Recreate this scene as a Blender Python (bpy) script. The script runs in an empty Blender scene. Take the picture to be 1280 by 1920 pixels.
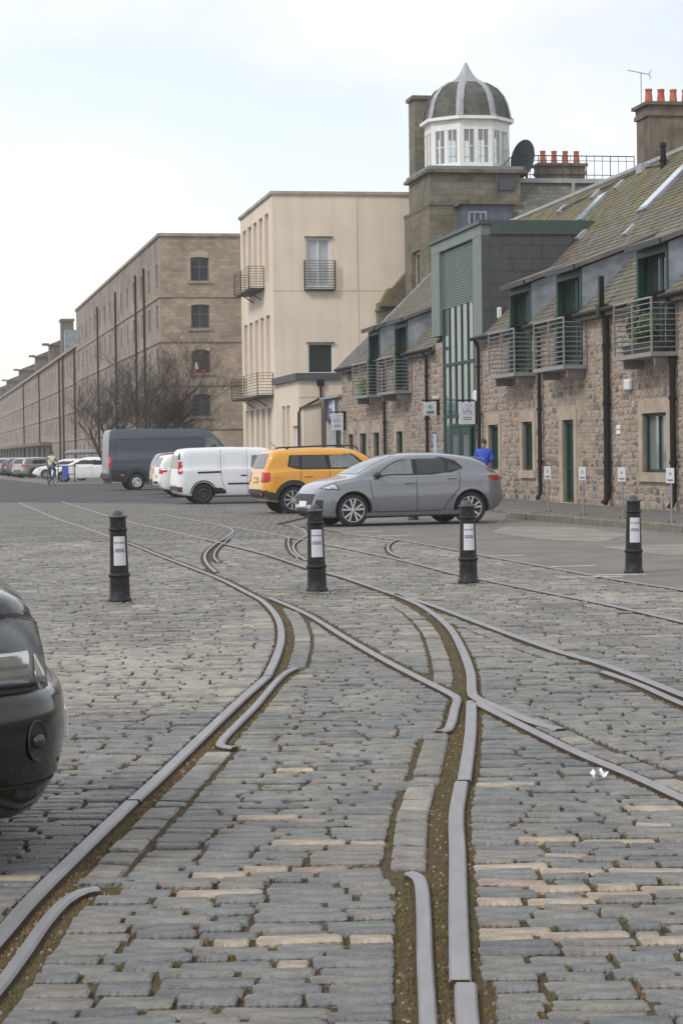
import bpy, bmesh, math, random
import numpy as np
from mathutils import Vector, Matrix
from mathutils.bvhtree import BVHTree

random.seed(7)
RNG = np.random.default_rng(7)
sc = bpy.context.scene
COL = sc.collection
R = math.radians

# ------------------------------------------------------------------ camera
CAM_H = 1.52
cam = bpy.data.objects.new('camera', bpy.data.cameras.new('camera'))
COL.objects.link(cam)
cam.data.sensor_fit = 'VERTICAL'
cam.data.sensor_height = 36.0
cam.data.lens = 75.0
cam.data.clip_start = 0.1
cam.data.clip_end = 6000
pitch, roll = -math.atan(111 / 4000), R(0.8)
fw = Vector((0, math.cos(pitch), math.sin(pitch)))
r0 = Vector((1, 0, 0)); u0 = r0.cross(fw)
rt = r0 * math.cos(roll) - u0 * math.sin(roll)
up = rt.cross(fw)
cam.matrix_world = Matrix(((rt.x, up.x, -fw.x, 0), (rt.y, up.y, -fw.y, 0), (rt.z, up.z, -fw.z, CAM_H), (0, 0, 0, 1)))
sc.camera = cam

# ------------------------------------------------------------------ sky, sun, exposure
SUN_EL, SUN_AZ = R(48), R(-62)          # azimuth from +Y, positive to the right
world = bpy.data.worlds.new('World'); sc.world = world
world.use_nodes = True
wn, wl = world.node_tree.nodes, world.node_tree.links
bg = wn['Background']
sky = wn.new('ShaderNodeTexSky'); sky.sky_type = 'NISHITA'; sky.sun_disc = False
sky.sun_elevation = SUN_EL; sky.sun_rotation = SUN_AZ
sky.air_density = 1.0; sky.dust_density = 0.7
tc = wn.new('ShaderNodeTexCoord')
mp = wn.new('ShaderNodeMapping'); mp.inputs['Scale'].default_value = (1.0, 1.0, 2.6); mp.inputs['Location'].default_value = (8.69, 5.04, 4.26)
nz = wn.new('ShaderNodeTexNoise'); nz.inputs['Scale'].default_value = 4.6; nz.inputs['Detail'].default_value = 7; nz.inputs['Roughness'].default_value = 0.52
rp = wn.new('ShaderNodeValToRGB')
rp.color_ramp.elements[0].position = 0.36; rp.color_ramp.elements[0].color = (0.52, 0.52, 0.52, 1)
rp.color_ramp.elements[1].position = 0.60; rp.color_ramp.elements[1].color = (1, 1, 1, 1)
sm = wn.new('ShaderNodeMixRGB'); sm.blend_type = 'MULTIPLY'; sm.inputs[0].default_value = 1; sm.inputs[2].default_value = (0.150, 0.138, 0.132, 1)
mx = wn.new('ShaderNodeMixRGB'); mx.inputs[2].default_value = (0.83, 0.835, 0.84, 1)
wl.new(tc.outputs['Generated'], mp.inputs['Vector']); wl.new(mp.outputs['Vector'], nz.inputs['Vector'])
wl.new(nz.outputs['Fac'], rp.inputs['Fac']); wl.new(rp.outputs['Color'], mx.inputs[0])
wl.new(sky.outputs['Color'], sm.inputs[1]); wl.new(sm.outputs['Color'], mx.inputs[1])
wl.new(mx.outputs['Color'], bg.inputs['Color']); bg.inputs['Strength'].default_value = 1.0
sun = bpy.data.objects.new('sun', bpy.data.lights.new('sun', 'SUN')); COL.objects.link(sun)
sun.data.energy = 1.5; sun.data.angle = R(12); sun.data.color = (1.0, 0.96, 0.9)
sd = Vector((math.sin(SUN_AZ) * math.cos(SUN_EL), math.cos(SUN_AZ) * math.cos(SUN_EL) - 0.9, math.sin(SUN_EL)))
sun.rotation_euler = sd.to_track_quat('Z', 'Y').to_euler()
sc.view_settings.view_transform = 'Standard'
sc.view_settings.look = 'None'
sc.view_settings.exposure = 0.36
sc.view_settings.gamma = 1.0
sc.render.engine = 'CYCLES'
sc.cycles.use_denoising = True
sc.cycles.volume_step_rate = 4
sc.cycles.max_bounces = 6
sc.cycles.volume_bounces = 1

# ------------------------------------------------------------------ materials
def srgb(r, g, b):
    f = lambda c: (c / 255 / 12.92) if c <= 10 else (((c / 255 + 0.055) / 1.055) ** 2.4)
    return (f(r), f(g), f(b))

def mat(name, col, rough=0.8, metal=0.0, var=0.25, scale=4.0, bump=0.0, bscale=None, col2=None, spec=0.5, coat=0.0, emit=0.0, detail=5, thr=None, aspect=None, alpha=None, trans=0.0, streak=0.0, sscale=1.0):
    m = bpy.data.materials.new(name); m.use_nodes = True
    n, l = m.node_tree.nodes, m.node_tree.links
    b = n['Principled BSDF']
    b.inputs['Roughness'].default_value = rough
    b.inputs['Metallic'].default_value = metal
    b.inputs['Specular IOR Level'].default_value = spec
    b.inputs['Coat Weight'].default_value = coat
    b.inputs['Coat Roughness'].default_value = 0.04
    if trans: b.inputs['Transmission Weight'].default_value = trans
    c1 = tuple(max(0, c * (1 - var)) for c in col); c2 = col2 or tuple(min(1, c * (1 + var)) for c in col)
    t = n.new('ShaderNodeTexCoord')
    mpn = n.new('ShaderNodeMapping')
    if aspect: mpn.inputs['Scale'].default_value = aspect
    l.new(t.outputs['Object'], mpn.inputs['Vector'])
    if var > 0 or col2:
        q = n.new('ShaderNodeTexNoise'); q.inputs['Scale'].default_value = scale; q.inputs['Detail'].default_value = detail; q.inputs['Roughness'].default_value = 0.6
        l.new(mpn.outputs['Vector'], q.inputs['Vector'])
        rr = n.new('ShaderNodeValToRGB')
        lo, hi = thr or (0.3, 0.7)
        rr.color_ramp.elements[0].position = lo; rr.color_ramp.elements[1].position = hi
        rr.color_ramp.elements[0].color = (*c1, 1); rr.color_ramp.elements[1].color = (*c2, 1)
        l.new(q.outputs['Fac'], rr.inputs['Fac'])
        if streak:      # rain streaks and grime running down the face
            m2 = n.new('ShaderNodeMapping'); m2.inputs['Scale'].default_value = (sscale, sscale, sscale * .07); l.new(t.outputs['Object'], m2.inputs['Vector'])
            q3 = n.new('ShaderNodeTexNoise'); q3.inputs['Scale'].default_value = 2.2; q3.inputs['Detail'].default_value = 8; l.new(m2.outputs['Vector'], q3.inputs['Vector'])
            r3 = n.new('ShaderNodeValToRGB'); r3.color_ramp.elements[0].position = .32; r3.color_ramp.elements[1].position = .58; r3.color_ramp.elements[0].color = (1 - streak, 1 - streak, 1 - streak * .95, 1); r3.color_ramp.elements[1].color = (1, 1, 1, 1); l.new(q3.outputs['Fac'], r3.inputs['Fac'])
            mm = n.new('ShaderNodeMixRGB'); mm.blend_type = 'MULTIPLY'; mm.inputs[0].default_value = 1; l.new(rr.outputs['Color'], mm.inputs[1]); l.new(r3.outputs['Color'], mm.inputs[2]); l.new(mm.outputs[0], b.inputs['Base Color'])
        else: l.new(rr.outputs['Color'], b.inputs['Base Color'])
    else:
        b.inputs['Base Color'].default_value = (*col, 1)
    if bump:
        q2 = n.new('ShaderNodeTexNoise'); q2.inputs['Scale'].default_value = bscale or scale * 6; q2.inputs['Detail'].default_value = 6
        l.new(mpn.outputs['Vector'], q2.inputs['Vector'])
        bp = n.new('ShaderNodeBump'); bp.inputs['Strength'].default_value = bump; bp.inputs['Distance'].default_value = 0.02
        l.new(q2.outputs['Fac'], bp.inputs['Height']); l.new(bp.outputs['Normal'], b.inputs['Normal'])
    if emit:
        b.inputs['Emission Color'].default_value = (*col, 1); b.inputs['Emission Strength'].default_value = emit
    return m

def brick_mat(name, c1, c2, mortar, bw, bh, ms=0.012, rough=0.85, axes='xz', stain=None, bump=0.5, offset=0.5, var=0.5, squash=None, scale_noise=0.35):
    """coursed stone / setts seen from too far off to pick apart: brick pattern in metres, blotched by noise"""
    m = bpy.data.materials.new(name); m.use_nodes = True
    n, l = m.node_tree.nodes, m.node_tree.links
    b = n['Principled BSDF']; b.inputs['Roughness'].default_value = rough; b.inputs['Specular IOR Level'].default_value = 0.3
    t = n.new('ShaderNodeTexCoord'); sp = n.new('ShaderNodeSeparateXYZ'); cb = n.new('ShaderNodeCombineXYZ')
    l.new(t.outputs['Object'], sp.inputs[0])
    l.new(sp.outputs['XYZ'.index(axes[0].upper())], cb.inputs[0]); l.new(sp.outputs['XYZ'.index(axes[1].upper())], cb.inputs[1])
    # a little waviness so courses do not run ruler-straight
    wv = n.new('ShaderNodeTexNoise'); wv.inputs['Scale'].default_value = 0.9; wv.inputs['Detail'].default_value = 3
    l.new(t.outputs['Object'], wv.inputs['Vector'])
    sc_ = n.new('ShaderNodeVectorMath'); sc_.operation = 'SCALE'; sc_.inputs['Scale'].default_value = bh * 0.9
    l.new(wv.outputs['Color'], sc_.inputs[0])
    ad = n.new('ShaderNodeVectorMath'); l.new(cb.outputs[0], ad.inputs[0]); l.new(sc_.outputs[0], ad.inputs[1])
    br = n.new('ShaderNodeTexBrick'); br.inputs['Scale'].default_value = 1.0
    br.inputs['Brick Width'].default_value = bw; br.inputs['Row Height'].default_value = bh
    br.inputs['Mortar Size'].default_value = ms; br.inputs['Mortar Smooth'].default_value = 0.3
    br.inputs['Color1'].default_value = (*c1, 1); br.inputs['Color2'].default_value = (*c2, 1); br.inputs['Mortar'].default_value = (*mortar, 1)
    br.offset = offset
    l.new(ad.outputs[0], br.inputs['Vector'])
    q = n.new('ShaderNodeTexNoise'); q.inputs['Scale'].default_value = scale_noise; q.inputs['Detail'].default_value = 8; q.inputs['Roughness'].default_value = 0.65
    l.new(t.outputs['Object'], q.inputs['Vector'])
    rr = n.new('ShaderNodeValToRGB'); rr.color_ramp.elements[0].position = 0.3; rr.color_ramp.elements[1].position = 0.72
    s = stain or (1 - var, 1 - var, 1 - var)
    rr.color_ramp.elements[0].color = (*s, 1); rr.color_ramp.elements[1].color = (1.12, 1.12, 1.12, 1)
    l.new(q.outputs['Fac'], rr.inputs['Fac'])
    mm = n.new('ShaderNodeMixRGB'); mm.blend_type = 'MULTIPLY'; mm.inputs[0].default_value = 1
    l.new(br.outputs['Color'], mm.inputs[1]); l.new(rr.outputs['Color'], mm.inputs[2])
    l.new(mm.outputs[0], b.inputs['Base Color'])
    bp = n.new('ShaderNodeBump'); bp.inputs['Strength'].default_value = bump; bp.inputs['Distance'].default_value = 0.02; bp.invert = True
    l.new(br.outputs['Fac'], bp.inputs['Height']); l.new(bp.outputs['Normal'], b.inputs['Normal'])
    return m

# ------------------------------------------------------------------ mesh helpers
class MB:
    """collects shapes, then links them as ONE mesh object"""
    def __init__(s): s.v = []; s.f = []; s.m = []; s.cm = 0
    def poly(s, pts, faces):
        o = len(s.v); s.v += [tuple(p) for p in pts]
        for f in faces: s.f.append([i + o for i in f]); s.m.append(s.cm)
        return s
    def box(s, x0, x1, y0, y1, z0, z1):
        if x0 > x1: x0, x1 = x1, x0
        if y0 > y1: y0, y1 = y1, y0
        p = [(x0, y0, z0), (x1, y0, z0), (x1, y1, z0), (x0, y1, z0), (x0, y0, z1), (x1, y0, z1), (x1, y1, z1), (x0, y1, z1)]
        return s.poly(p, [(3, 2, 1, 0), (4, 5, 6, 7), (0, 1, 5, 4), (1, 2, 6, 5), (2, 3, 7, 6), (3, 0, 4, 7)])
    def prism(s, pts, d):
        """planar polygon pts extruded by vector d"""
        k = len(pts); d = Vector(d)
        a = [Vector(p) for p in pts]; b = [p + d for p in a]
        fs = [tuple(range(k))[::-1], tuple(range(k, 2 * k))] + [(i, (i + 1) % k, k + (i + 1) % k, k + i) for i in range(k)]
        return s.poly(a + b, fs)
    def tube(s, path, rad, n=8, cap=True):
        path = [Vector(p) for p in path]
        rads = rad if isinstance(rad, (list, tuple)) else [rad] * len(path)
        rings = []; prev = None
        for i, p in enumerate(path):
            d = (path[min(i + 1, len(path) - 1)] - path[max(i - 1, 0)]).normalized()
            ref = Vector((0, 0, 1)) if abs(d.z) < 0.95 else Vector((1, 0, 0))
            if prev is not None: ref = prev
            a = (ref - d * ref.dot(d)).normalized(); prev = a
            b = d.cross(a)
            rings.append([p + (a * math.cos(2 * math.pi * j / n) + b * math.sin(2 * math.pi * j / n)) * rads[i] for j in range(n)])
        pts = [q for rg in rings for q in rg]; fs = []
        for i in range(len(path) - 1):
            for j in range(n): fs.append((i * n + j, i * n + (j + 1) % n, (i + 1) * n + (j + 1) % n, (i + 1) * n + j))
        if cap: fs += [tuple(range(n))[::-1], tuple(range((len(path) - 1) * n, len(path) * n))]
        return s.poly(pts, fs)
    def lathe(s, prof, n=20, c=(0, 0, 0), axis='z'):
        pts = []; fs = []; k = len(prof)
        for j in range(n):
            a = 2 * math.pi * j / n
            for r_, h in prof:
                if axis == 'z': pts.append((c[0] + r_ * math.cos(a), c[1] + r_ * math.sin(a), c[2] + h))
                else: pts.append((c[0] + r_ * math.cos(a), c[1] + h, c[2] + r_ * math.sin(a)))
        for j in range(n):
            for i in range(k - 1):
                fs.append((j * k + i, ((j + 1) % n) * k + i, ((j + 1) % n) * k + i + 1, j * k + i + 1))
        return s.poly(pts, fs)
    def build(s, name, material, parent=None, smooth=False, loc=None, bevel=0, fix=True):
        me = bpy.data.meshes.new(name); me.from_pydata(s.v, [], s.f)
        for m_ in (material if isinstance(material, (list, tuple)) else [material]): me.materials.append(m_)
        if any(s.m): me.polygons.foreach_set('material_index', s.m)
        if fix:
            bm = bmesh.new(); bm.from_mesh(me); bmesh.ops.recalc_face_normals(bm, faces=bm.faces)
            if bevel: bmesh.ops.bevel(bm, geom=list(bm.edges), offset=bevel, segments=1, affect='EDGES', clamp_overlap=True)
            bm.to_mesh(me); bm.free()
        if smooth: me.polygons.foreach_set('use_smooth', [True] * len(me.polygons))
        me.update()
        o = bpy.data.objects.new(name, me); COL.objects.link(o)
        if parent is not None: o.parent = parent
        if loc is not None: o.location = loc
        elif parent is not None and 'off' in parent: o.location = [-c for c in parent['off']]
        return o

def smooth_angle(o, deg=35):
    me = o.data
    me.polygons.foreach_set('use_smooth', [True] * len(me.polygons))
    try: me.set_sharp_from_angle(angle=R(deg))
    except Exception: pass
    return o

def tag(o, label=None, cat=None, group=None, kind=None):
    if label: o['label'] = label
    if cat: o['category'] = cat
    if group: o['group'] = group
    if kind: o['kind'] = kind
    return o

def empty(name, loc, rz=0.0, off=None):
    o = bpy.data.objects.new(name, None); COL.objects.link(o)
    o.location = loc; o.rotation_euler = (0, 0, rz); o.empty_display_size = 0.2
    if off is not None: o['off'] = off
    return o

def copy_tree(o, parent=None):
    c = o.copy(); COL.objects.link(c); c.parent = parent
    for ch in list(o.children): copy_tree(ch, c)
    return c

def text_mesh(txt, size, material, parent, name='lettering', mtx=None, extrude=0.0008, align='CENTER', bold=0.0):
    cu = bpy.data.curves.new(name, 'FONT'); cu.body = txt; cu.size = size; cu.align_x = align; cu.align_y = 'CENTER'; cu.extrude = extrude; cu.offset = bold
    to = bpy.data.objects.new('tmp_text', cu); COL.objects.link(to)
    dg = bpy.context.evaluated_depsgraph_get()
    me = bpy.data.meshes.new_from_object(to.evaluated_get(dg)); me.name = name
    bpy.data.objects.remove(to)
    me.materials.clear(); me.materials.append(material)
    o = bpy.data.objects.new(name, me); COL.objects.link(o); o.parent = parent
    if mtx is not None: o.matrix_local = mtx
    return o

# street frame: s runs along the right-hand facades away from the camera, n runs into the buildings
SL = 0.184
U = Vector((-SL, 1, 0)).normalized(); N = Vector((U.y, -U.x, 0))
P0 = Vector((7.3, 50, 0))
RZ = math.atan2(U.y, U.x)
def W(s, n, z=0): return P0 + U * s + N * n + Vector((0, 0, z))
def street_root(name, s, n, z=0): return empty(name, W(s, n, z), RZ, off=(s, -n, z))
class SB(MB):
    """like MB but boxes are given in street coordinates (s, n, z); local y = -n"""
    def sbox(s_, s0, s1, n0, n1, z0, z1): return s_.box(s0, s1, -n1, -n0, z0, z1)
    def q(s_, pts): return s_.poly([(a, -b, c) for a, b, c in pts], [tuple(range(len(pts)))])
    def spr(s_, pts, d): return s_.prism([(a, -b, c) for a, b, c in pts], (d[0], -d[1], d[2]))
    def st(s_, path, r_, n=8): return s_.tube([(a, -b, c) for a, b, c in path], r_, n)
# ================================================================== GROUND
def crom(pts, step):
    """Catmull-Rom resample of a polyline of (x, y)"""
    P = [np.array(p, float) for p in pts]; P = [2 * P[0] - P[1]] + P + [2 * P[-1] - P[-2]]
    out = []
    for i in range(1, len(P) - 2):
        a, b, c, d = P[i - 1:i + 3]; m = max(2, int(np.linalg.norm(c - b) / step))
        for k in range(m):
            t = k / m
            out.append(0.5 * ((2 * b) + (c - a) * t + (2 * a - 5 * b + 4 * c - d) * t * t + (3 * b - a - 3 * c + d) * t ** 3))
    out.append(P[-2]); return [tuple(q) for q in out]

RAILS = {
'A':[(-10.71,71.06),(-7.24,53.59),(-5.30,44.58),(-3.64,36.73),(-2.76,32.28),(-2.02,28.65),(-1.47,25.87),(-1.07,23.50),(-0.80,21.77),(-0.60,19.63),(-0.51,17.63),(-0.50,16.00),(-0.52,14.52)],
'A2':[(-0.52,14.48),(-0.64,13.09),(-0.77,11.39),(-0.87,10.05),(-0.93,9.33)],
'A3':[(-0.935,9.30),(-1.02,8.14),(-1.08,7.26),(-1.10,6.74),(-1.14,5.81),(-1.17,4.6)],
'Ag':[(-0.34,15.03),(-0.40,14.74),(-0.46,14.04),(-0.53,12.88),(-0.60,11.98),(-0.65,11.31),(-0.64,11.07),(-0.57,10.98)],
'Ag2':[(-0.87,7.44),(-0.92,7.40),(-0.965,7.22),(-0.985,6.89),(-0.99,6.52),(-1.00,6.12),(-1.02,5.67),(-1.05,4.6)],
'B':[(-0.76,22.40),(-0.34,20.10),(0.01,17.54),(0.31,15.47),(0.55,14.00),(0.67,13.28),(0.69,13.02),(0.65,12.53),(0.60,11.92),(0.56,11.58),(0.51,11.49)],
'C':[(0.56,22.71),(0.79,20.71),(0.91,18.47),(0.91,16.44),(0.87,14.64),(0.81,13.50),(0.81,13.06),(0.92,12.50),(1.05,11.87),(1.17,11.51)],
'D':[(0.77,12.87),(0.67,11.35),(0.545,9.76)],
'D2':[(0.53,9.72),(0.46,8.85),(0.42,8.03),(0.37,7.08),(0.34,6.47),(0.32,6.05)],
'D3':[(0.333,6.02),(0.315,5.62),(0.29,4.6)],
'E':[(0.79,12.84),(0.94,11.95),(1.07,11.16),(1.19,10.50),(1.34,9.83),(1.46,9.18),(1.58,8.57),(1.85,7.0)],
'Dg':[(0.225,7.64),(0.25,7.59),(0.262,7.44),(0.25,6.93),(0.23,6.34),(0.22,5.96),(0.21,5.60),(0.18,4.6)],
'F':[(-9.38,71.80),(-5.98,54.36),(-4.59,47.64),(-3.34,42.33),(-2.25,37.37),(-1.14,32.15),(-0.47,28.25),(-0.01,26.07),(0.50,22.97),(0.87,21.05),(1.25,18.41),(1.60,16.12),(1.85,14.87),(2.08,13.05),(2.24,11.85),(2.6,9.0)],
'Fg':[(1.77,14.50),(1.90,13.67),(2.0,12.69),(2.14,11.63),(2.5,9.0)],
'H':[(-4.69,55.15),(-3.49,49.80),(-2.66,46.13),(-2.28,43.70),(-2.12,41.59),(-2.10,39.46),(-2.14,36.24),(-2.11,33.30),(-2.00,31.09),(-1.81,29.00),(-1.62,27.40)],
'Hg':[(-2.03,40.21),(-2.02,36.64),(-1.99,33.82),(-1.89,31.55),(-1.72,29.83)],
'I':[(-2.24,44.33),(-1.57,41.66),(-0.87,38.29),(-0.01,34.14),(0.88,29.54),(1.40,26.30),(2.03,23.28),(2.58,20.73),(2.96,18.57),(3.23,17.02),(3.9,13.0)],
'J':[(-1.08,45.14),(-0.81,42.82),(-0.66,39.97),(-0.68,38.46),(-0.78,36.44),(-0.79,34.58),(-0.69,32.35),(-0.50,30.07)],
'Jg':[(-0.96,39.30),(-0.91,36.26),(-0.79,33.08),(-0.63,30.86)],
'K':[(-0.01,40.52),(0.70,37.74),(1.31,35.11),(2.04,30.89),(2.60,27.84),(3.12,25.00),(3.63,22.75),(3.99,21.04),(4.7,17.5)],
'L':[(1.02,37.17),(0.85,35.89),(0.74,34.29),(0.73,32.10),(0.88,30.44)],
'M':[(2.95,42.4),(3.14,43.41),(3.67,47.76),(3.84,49.28)],
}
# clearance left / right of the rail centre that the setts keep free
CLEAR = {'A':(.045,.10),'A2':(.04,.09),'A3':(.04,.09),'Ag':(.05,.06),'Ag2':(.05,.07),'B':(.045,.08),'C':(.115,.05),'D':(.11,.05),'D2':(.11,.052),'D3':(.10,.07),
 'E':(.045,.07),'Dg':(.085,.05),'F':(.08,.045),'Fg':(.08,.05)}
RLABEL = {
'A':'long steel rail curving in from the parked vans on the left','A2':'straight steel rail length left of the bent guard rail, mid picture','A3':'steel rail running out of the lower left corner',
'Ag':'short guard rail with both ends bent, inside the left rail','Ag2':'short flared guard rail in the lower left corner','B':'diagonal wing rail kinked at its end left of the crossing',
'C':'curved rail bending sharply right at the crossing','D':'worn crossing nose rail just below the junction point','D2':'long near rail between its two joints right of centre','D3':'last rail length at the bottom edge right of centre',
'E':'thin rail leaving the crossing to the lower right past the litter','Dg':'flared guard rail beside the near right rail','F':'long diagonal rail passing between the bollards to the right edge','Fg':'check rail close beside the diagonal rail at the right edge',
'H':'rail turning sharply left of the middle bollard','Hg':'check rail inside the sharp turn left of the middle bollard','I':'thin far rail running behind the third bollard to the right edge',
'J':'short tight curve of rail right behind the second bollard','Jg':'check rail inside the tight curve behind the second bollard','K':'farthest rail along the edge of the car park tarmac','L':'small hooked rail end left of the third bollard','M':'short rail stub by the kerb behind the silver car'}
RS = {k: crom(v, 0.12 if min(p[1] for p in v) < 16 else 0.4) for k, v in RAILS.items()}

M_bed = mat('bed_soil', (0.135, 0.084, 0.040), 0.95, var=0.45, scale=7, bump=0.8, bscale=90, col2=(0.095, 0.085, 0.028), thr=(0.40, 0.72))
M_rail = mat('rail_steel', (0.285, 0.278, 0.288), 0.46, metal=0.4, var=0.13, scale=3.0, bump=0.12, bscale=70, aspect=(6, 1, 6))
M_rust = mat('rail_rust', (0.055, 0.036, 0.024), 0.85, var=0.4, scale=8)
SETT = [mat('sett_%s' % a, c, 0.55, var=0.38, scale=9, bump=0.9, bscale=48, spec=0.45, detail=9) for a, c in (
    ('bluegrey', (0.172, 0.178, 0.176)), ('grey', (0.200, 0.192, 0.175)), ('dark', (0.138, 0.142, 0.142)), ('warm', (0.20, 0.186, 0.166)),
    ('pale', (0.285, 0.268, 0.236)), ('buff', (0.37, 0.31, 0.245)), ('pink', (0.30, 0.23, 0.195)))]
for m_ in SETT:      # dust, tyre wear and old spills drifting across many stones at once
    n_, l_ = m_.node_tree.nodes, m_.node_tree.links; b_ = n_['Principled BSDF']; src = b_.inputs['Base Color'].links[0].from_socket
    ge = n_.new('ShaderNodeNewGeometry'); mp_ = n_.new('ShaderNodeMapping'); mp_.inputs['Scale'].default_value = (1.0, .45, 1); q_ = n_.new('ShaderNodeTexNoise'); q_.inputs['Scale'].default_value = .8; q_.inputs['Detail'].default_value = 7; q_.inputs['Roughness'].default_value = .62
    l_.new(ge.outputs['Position'], mp_.inputs['Vector']); l_.new(mp_.outputs['Vector'], q_.inputs['Vector'])
    rr_2 = n_.new('ShaderNodeValToRGB'); rr_2.color_ramp.elements[0].position = .33; rr_2.color_ramp.elements[1].position = .68; rr_2.color_ramp.elements[0].color = (.74, .74, .75, 1); rr_2.color_ramp.elements[1].color = (1.22, 1.19, 1.13, 1)
    l_.new(q_.outputs['Fac'], rr_2.inputs['Fac']); mm_ = n_.new('ShaderNodeMixRGB'); mm_.blend_type = 'MULTIPLY'; mm_.inputs[0].default_value = 1
    l_.new(src, mm_.inputs[1]); l_.new(rr_2.outputs['Color'], mm_.inputs[2]); l_.new(mm_.outputs[0], b_.inputs['Base Color'])
M_sfar = brick_mat('setts_far', (0.18, 0.168, 0.150), (0.235, 0.22, 0.197), (0.075, 0.068, 0.055), 0.34, 0.40, 0.035, 0.7, 'xy', bump=0.5, var=0.42, scale_noise=0.9)
M_asph_dark = mat('asphalt_dark', (0.062, 0.061, 0.062), 0.85, var=0.3, scale=0.25, bump=0.3, bscale=60)
M_asph_lot = mat('asphalt_worn', (0.160, 0.146, 0.132), 0.8, var=0.25, scale=0.9, bump=0.4, bscale=45, detail=9)
M_concrete = mat('pavement_grey', (0.13, 0.122, 0.112), 0.85, var=0.25, scale=1.2, bump=0.3, bscale=40)
M_kerb = mat('kerb_stone', (0.19, 0.175, 0.145), 0.85, var=0.4, scale=3, bump=0.6, bscale=25, col2=(0.20, 0.195, 0.15))
M_paint = mat('worn_white_paint', (0.45, 0.44, 0.42), 0.8, var=0.35, scale=9)
M_pale = brick_mat('setts_pale_patch', (0.27, 0.25, 0.215), (0.36, 0.335, 0.29), (0.17, 0.15, 0.12), 0.22, 0.13, 0.016, 0.8, 'xy', bump=0.4, var=0.3, scale_noise=1.1)

def sheet(name, pts, z, material, parent=None):
    return MB().poly([(x, y, z) for x, y in pts], [tuple(range(len(pts)))]).build(name, material, parent, fix=False)

ground = tag(sheet('ground', [(-700, -60), (500, -60), (500, 900), (-700, 900)], -0.016, M_bed), 'brown soil and moss bed under the stone setts', 'ground', kind='structure')
SETT_END = 38.0
def kx(y):  # the car park edge (rail K) and its straight continuation
    pts = RS['K'];
    if y > pts[0][1]: return pts[0][0] - (y - pts[0][1]) * 0.26
    if y < pts[-1][1]: return pts[-1][0] + (pts[-1][1] - y) * 0.2
    ys = [p[1] for p in pts][::-1]; xs = [p[0] for p in pts][::-1]
    return float(np.interp(y, ys, xs))
far_edge = [(-60, 112.5), (-11.57, 72.3), (-2.59, 64.85), (3, 60.2)]
tag(sheet('sett_paving', [(-40, SETT_END), (kx(SETT_END), SETT_END), (kx(46), 46), (0.5, 62.3), (-2.59, 64.85), (-11.57, 72.3), (-60, 112.5)], 0.0, M_sfar), 'distant worn grey setts before the parked vans', 'paving', kind='structure')
tag(sheet('road', [(-60, 112.5), (-11.57, 72.3), (-2.59, 64.85), (3, 60.2), (8, 60.2), (-20, 180), (-90, 520), (-260, 520), (-160, 200)], 0.002, M_asph_dark), 'dark tarmac road running left along the warehouses', 'road', kind='structure')
ys_ = list(np.arange(17.5, 46, 1.0))
tag(sheet('car_park', [(kx(y) + .045, y) for y in ys_] + [(0.6, 60.5), (12, 62), (14, 17.5)], 0.004, M_asph_lot), 'worn brownish tarmac of the car park by the kerb', 'car park', kind='structure')
# parked-car strip along the far buildings, a shade lighter than the road
tag(sheet('parking_strip', [tuple(W(s, n)[:2]) for s, n in ((70, -10.6), (70, -3), (330, -3), (330, -15.5), (110, -13))], 0.008, M_asph_lot), 'pale parking strip before the warehouses', 'parking strip', kind='structure')
for pts in ([(2.75, 39.6), (3.25, 42.6), (4.6, 41.6), (5.1, 37.8), (4.2, 34.6), (3.4, 36.0)], [(3.9, 33.2), (5.6, 33.6), (6.2, 30.6), (4.6, 30.0)]):
    tag(sheet('pale_sett_patch', pts, 0.008, M_pale), None, None, kind='structure')

# ---- setts: courses laid across, interrupted by the rails
def rail_span(pts, y0, y1):
    ys = [p[1] for p in pts]
    lo, hi = min(ys), max(ys)
    if y1 < lo or y0 > hi: return None
    xs = [p[0] for p in pts if y0 - 0.03 <= p[1] <= y1 + 0.03]
    yy = [p[1] for p in pts][::-1]; xx = [p[0] for p in pts][::-1]
    xs += [float(np.interp(max(lo, min(hi, y)), yy, xx)) for y in (y0, y1)]
    return min(xs), max(xs)
BORDER = [('A2', 1, .09, 9.4, 10.9), ('A3', 1, .09, 7.7, 9.2), ('D', -1, .11, 9.8, 11.3), ('D2', -1, .11, 7.75, 9.65), ('C', -1, .115, 14.0, 21.0), ('A', 1, .10, 15.2, 20.5), ('F', -1, .08, 15.5, 20.0), ('E', 1, .07, 9.3, 12.2)]
BW = 0.145
setts = []      # cx, cy, lx, ly, rz, dz, material index
def interp_rail(pts, y):
    yy = [p[1] for p in pts][::-1]; xx = [p[0] for p in pts][::-1]
    return float(np.interp(y, yy, xx))
y = 4.7
light_zone = lambda x, y: (12.6 < y < 17.0 and x < -0.62 and x > -3.2) or (21.0 < y < 22.6 and x > 1.5)
row = 0
buffrow = 0
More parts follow.
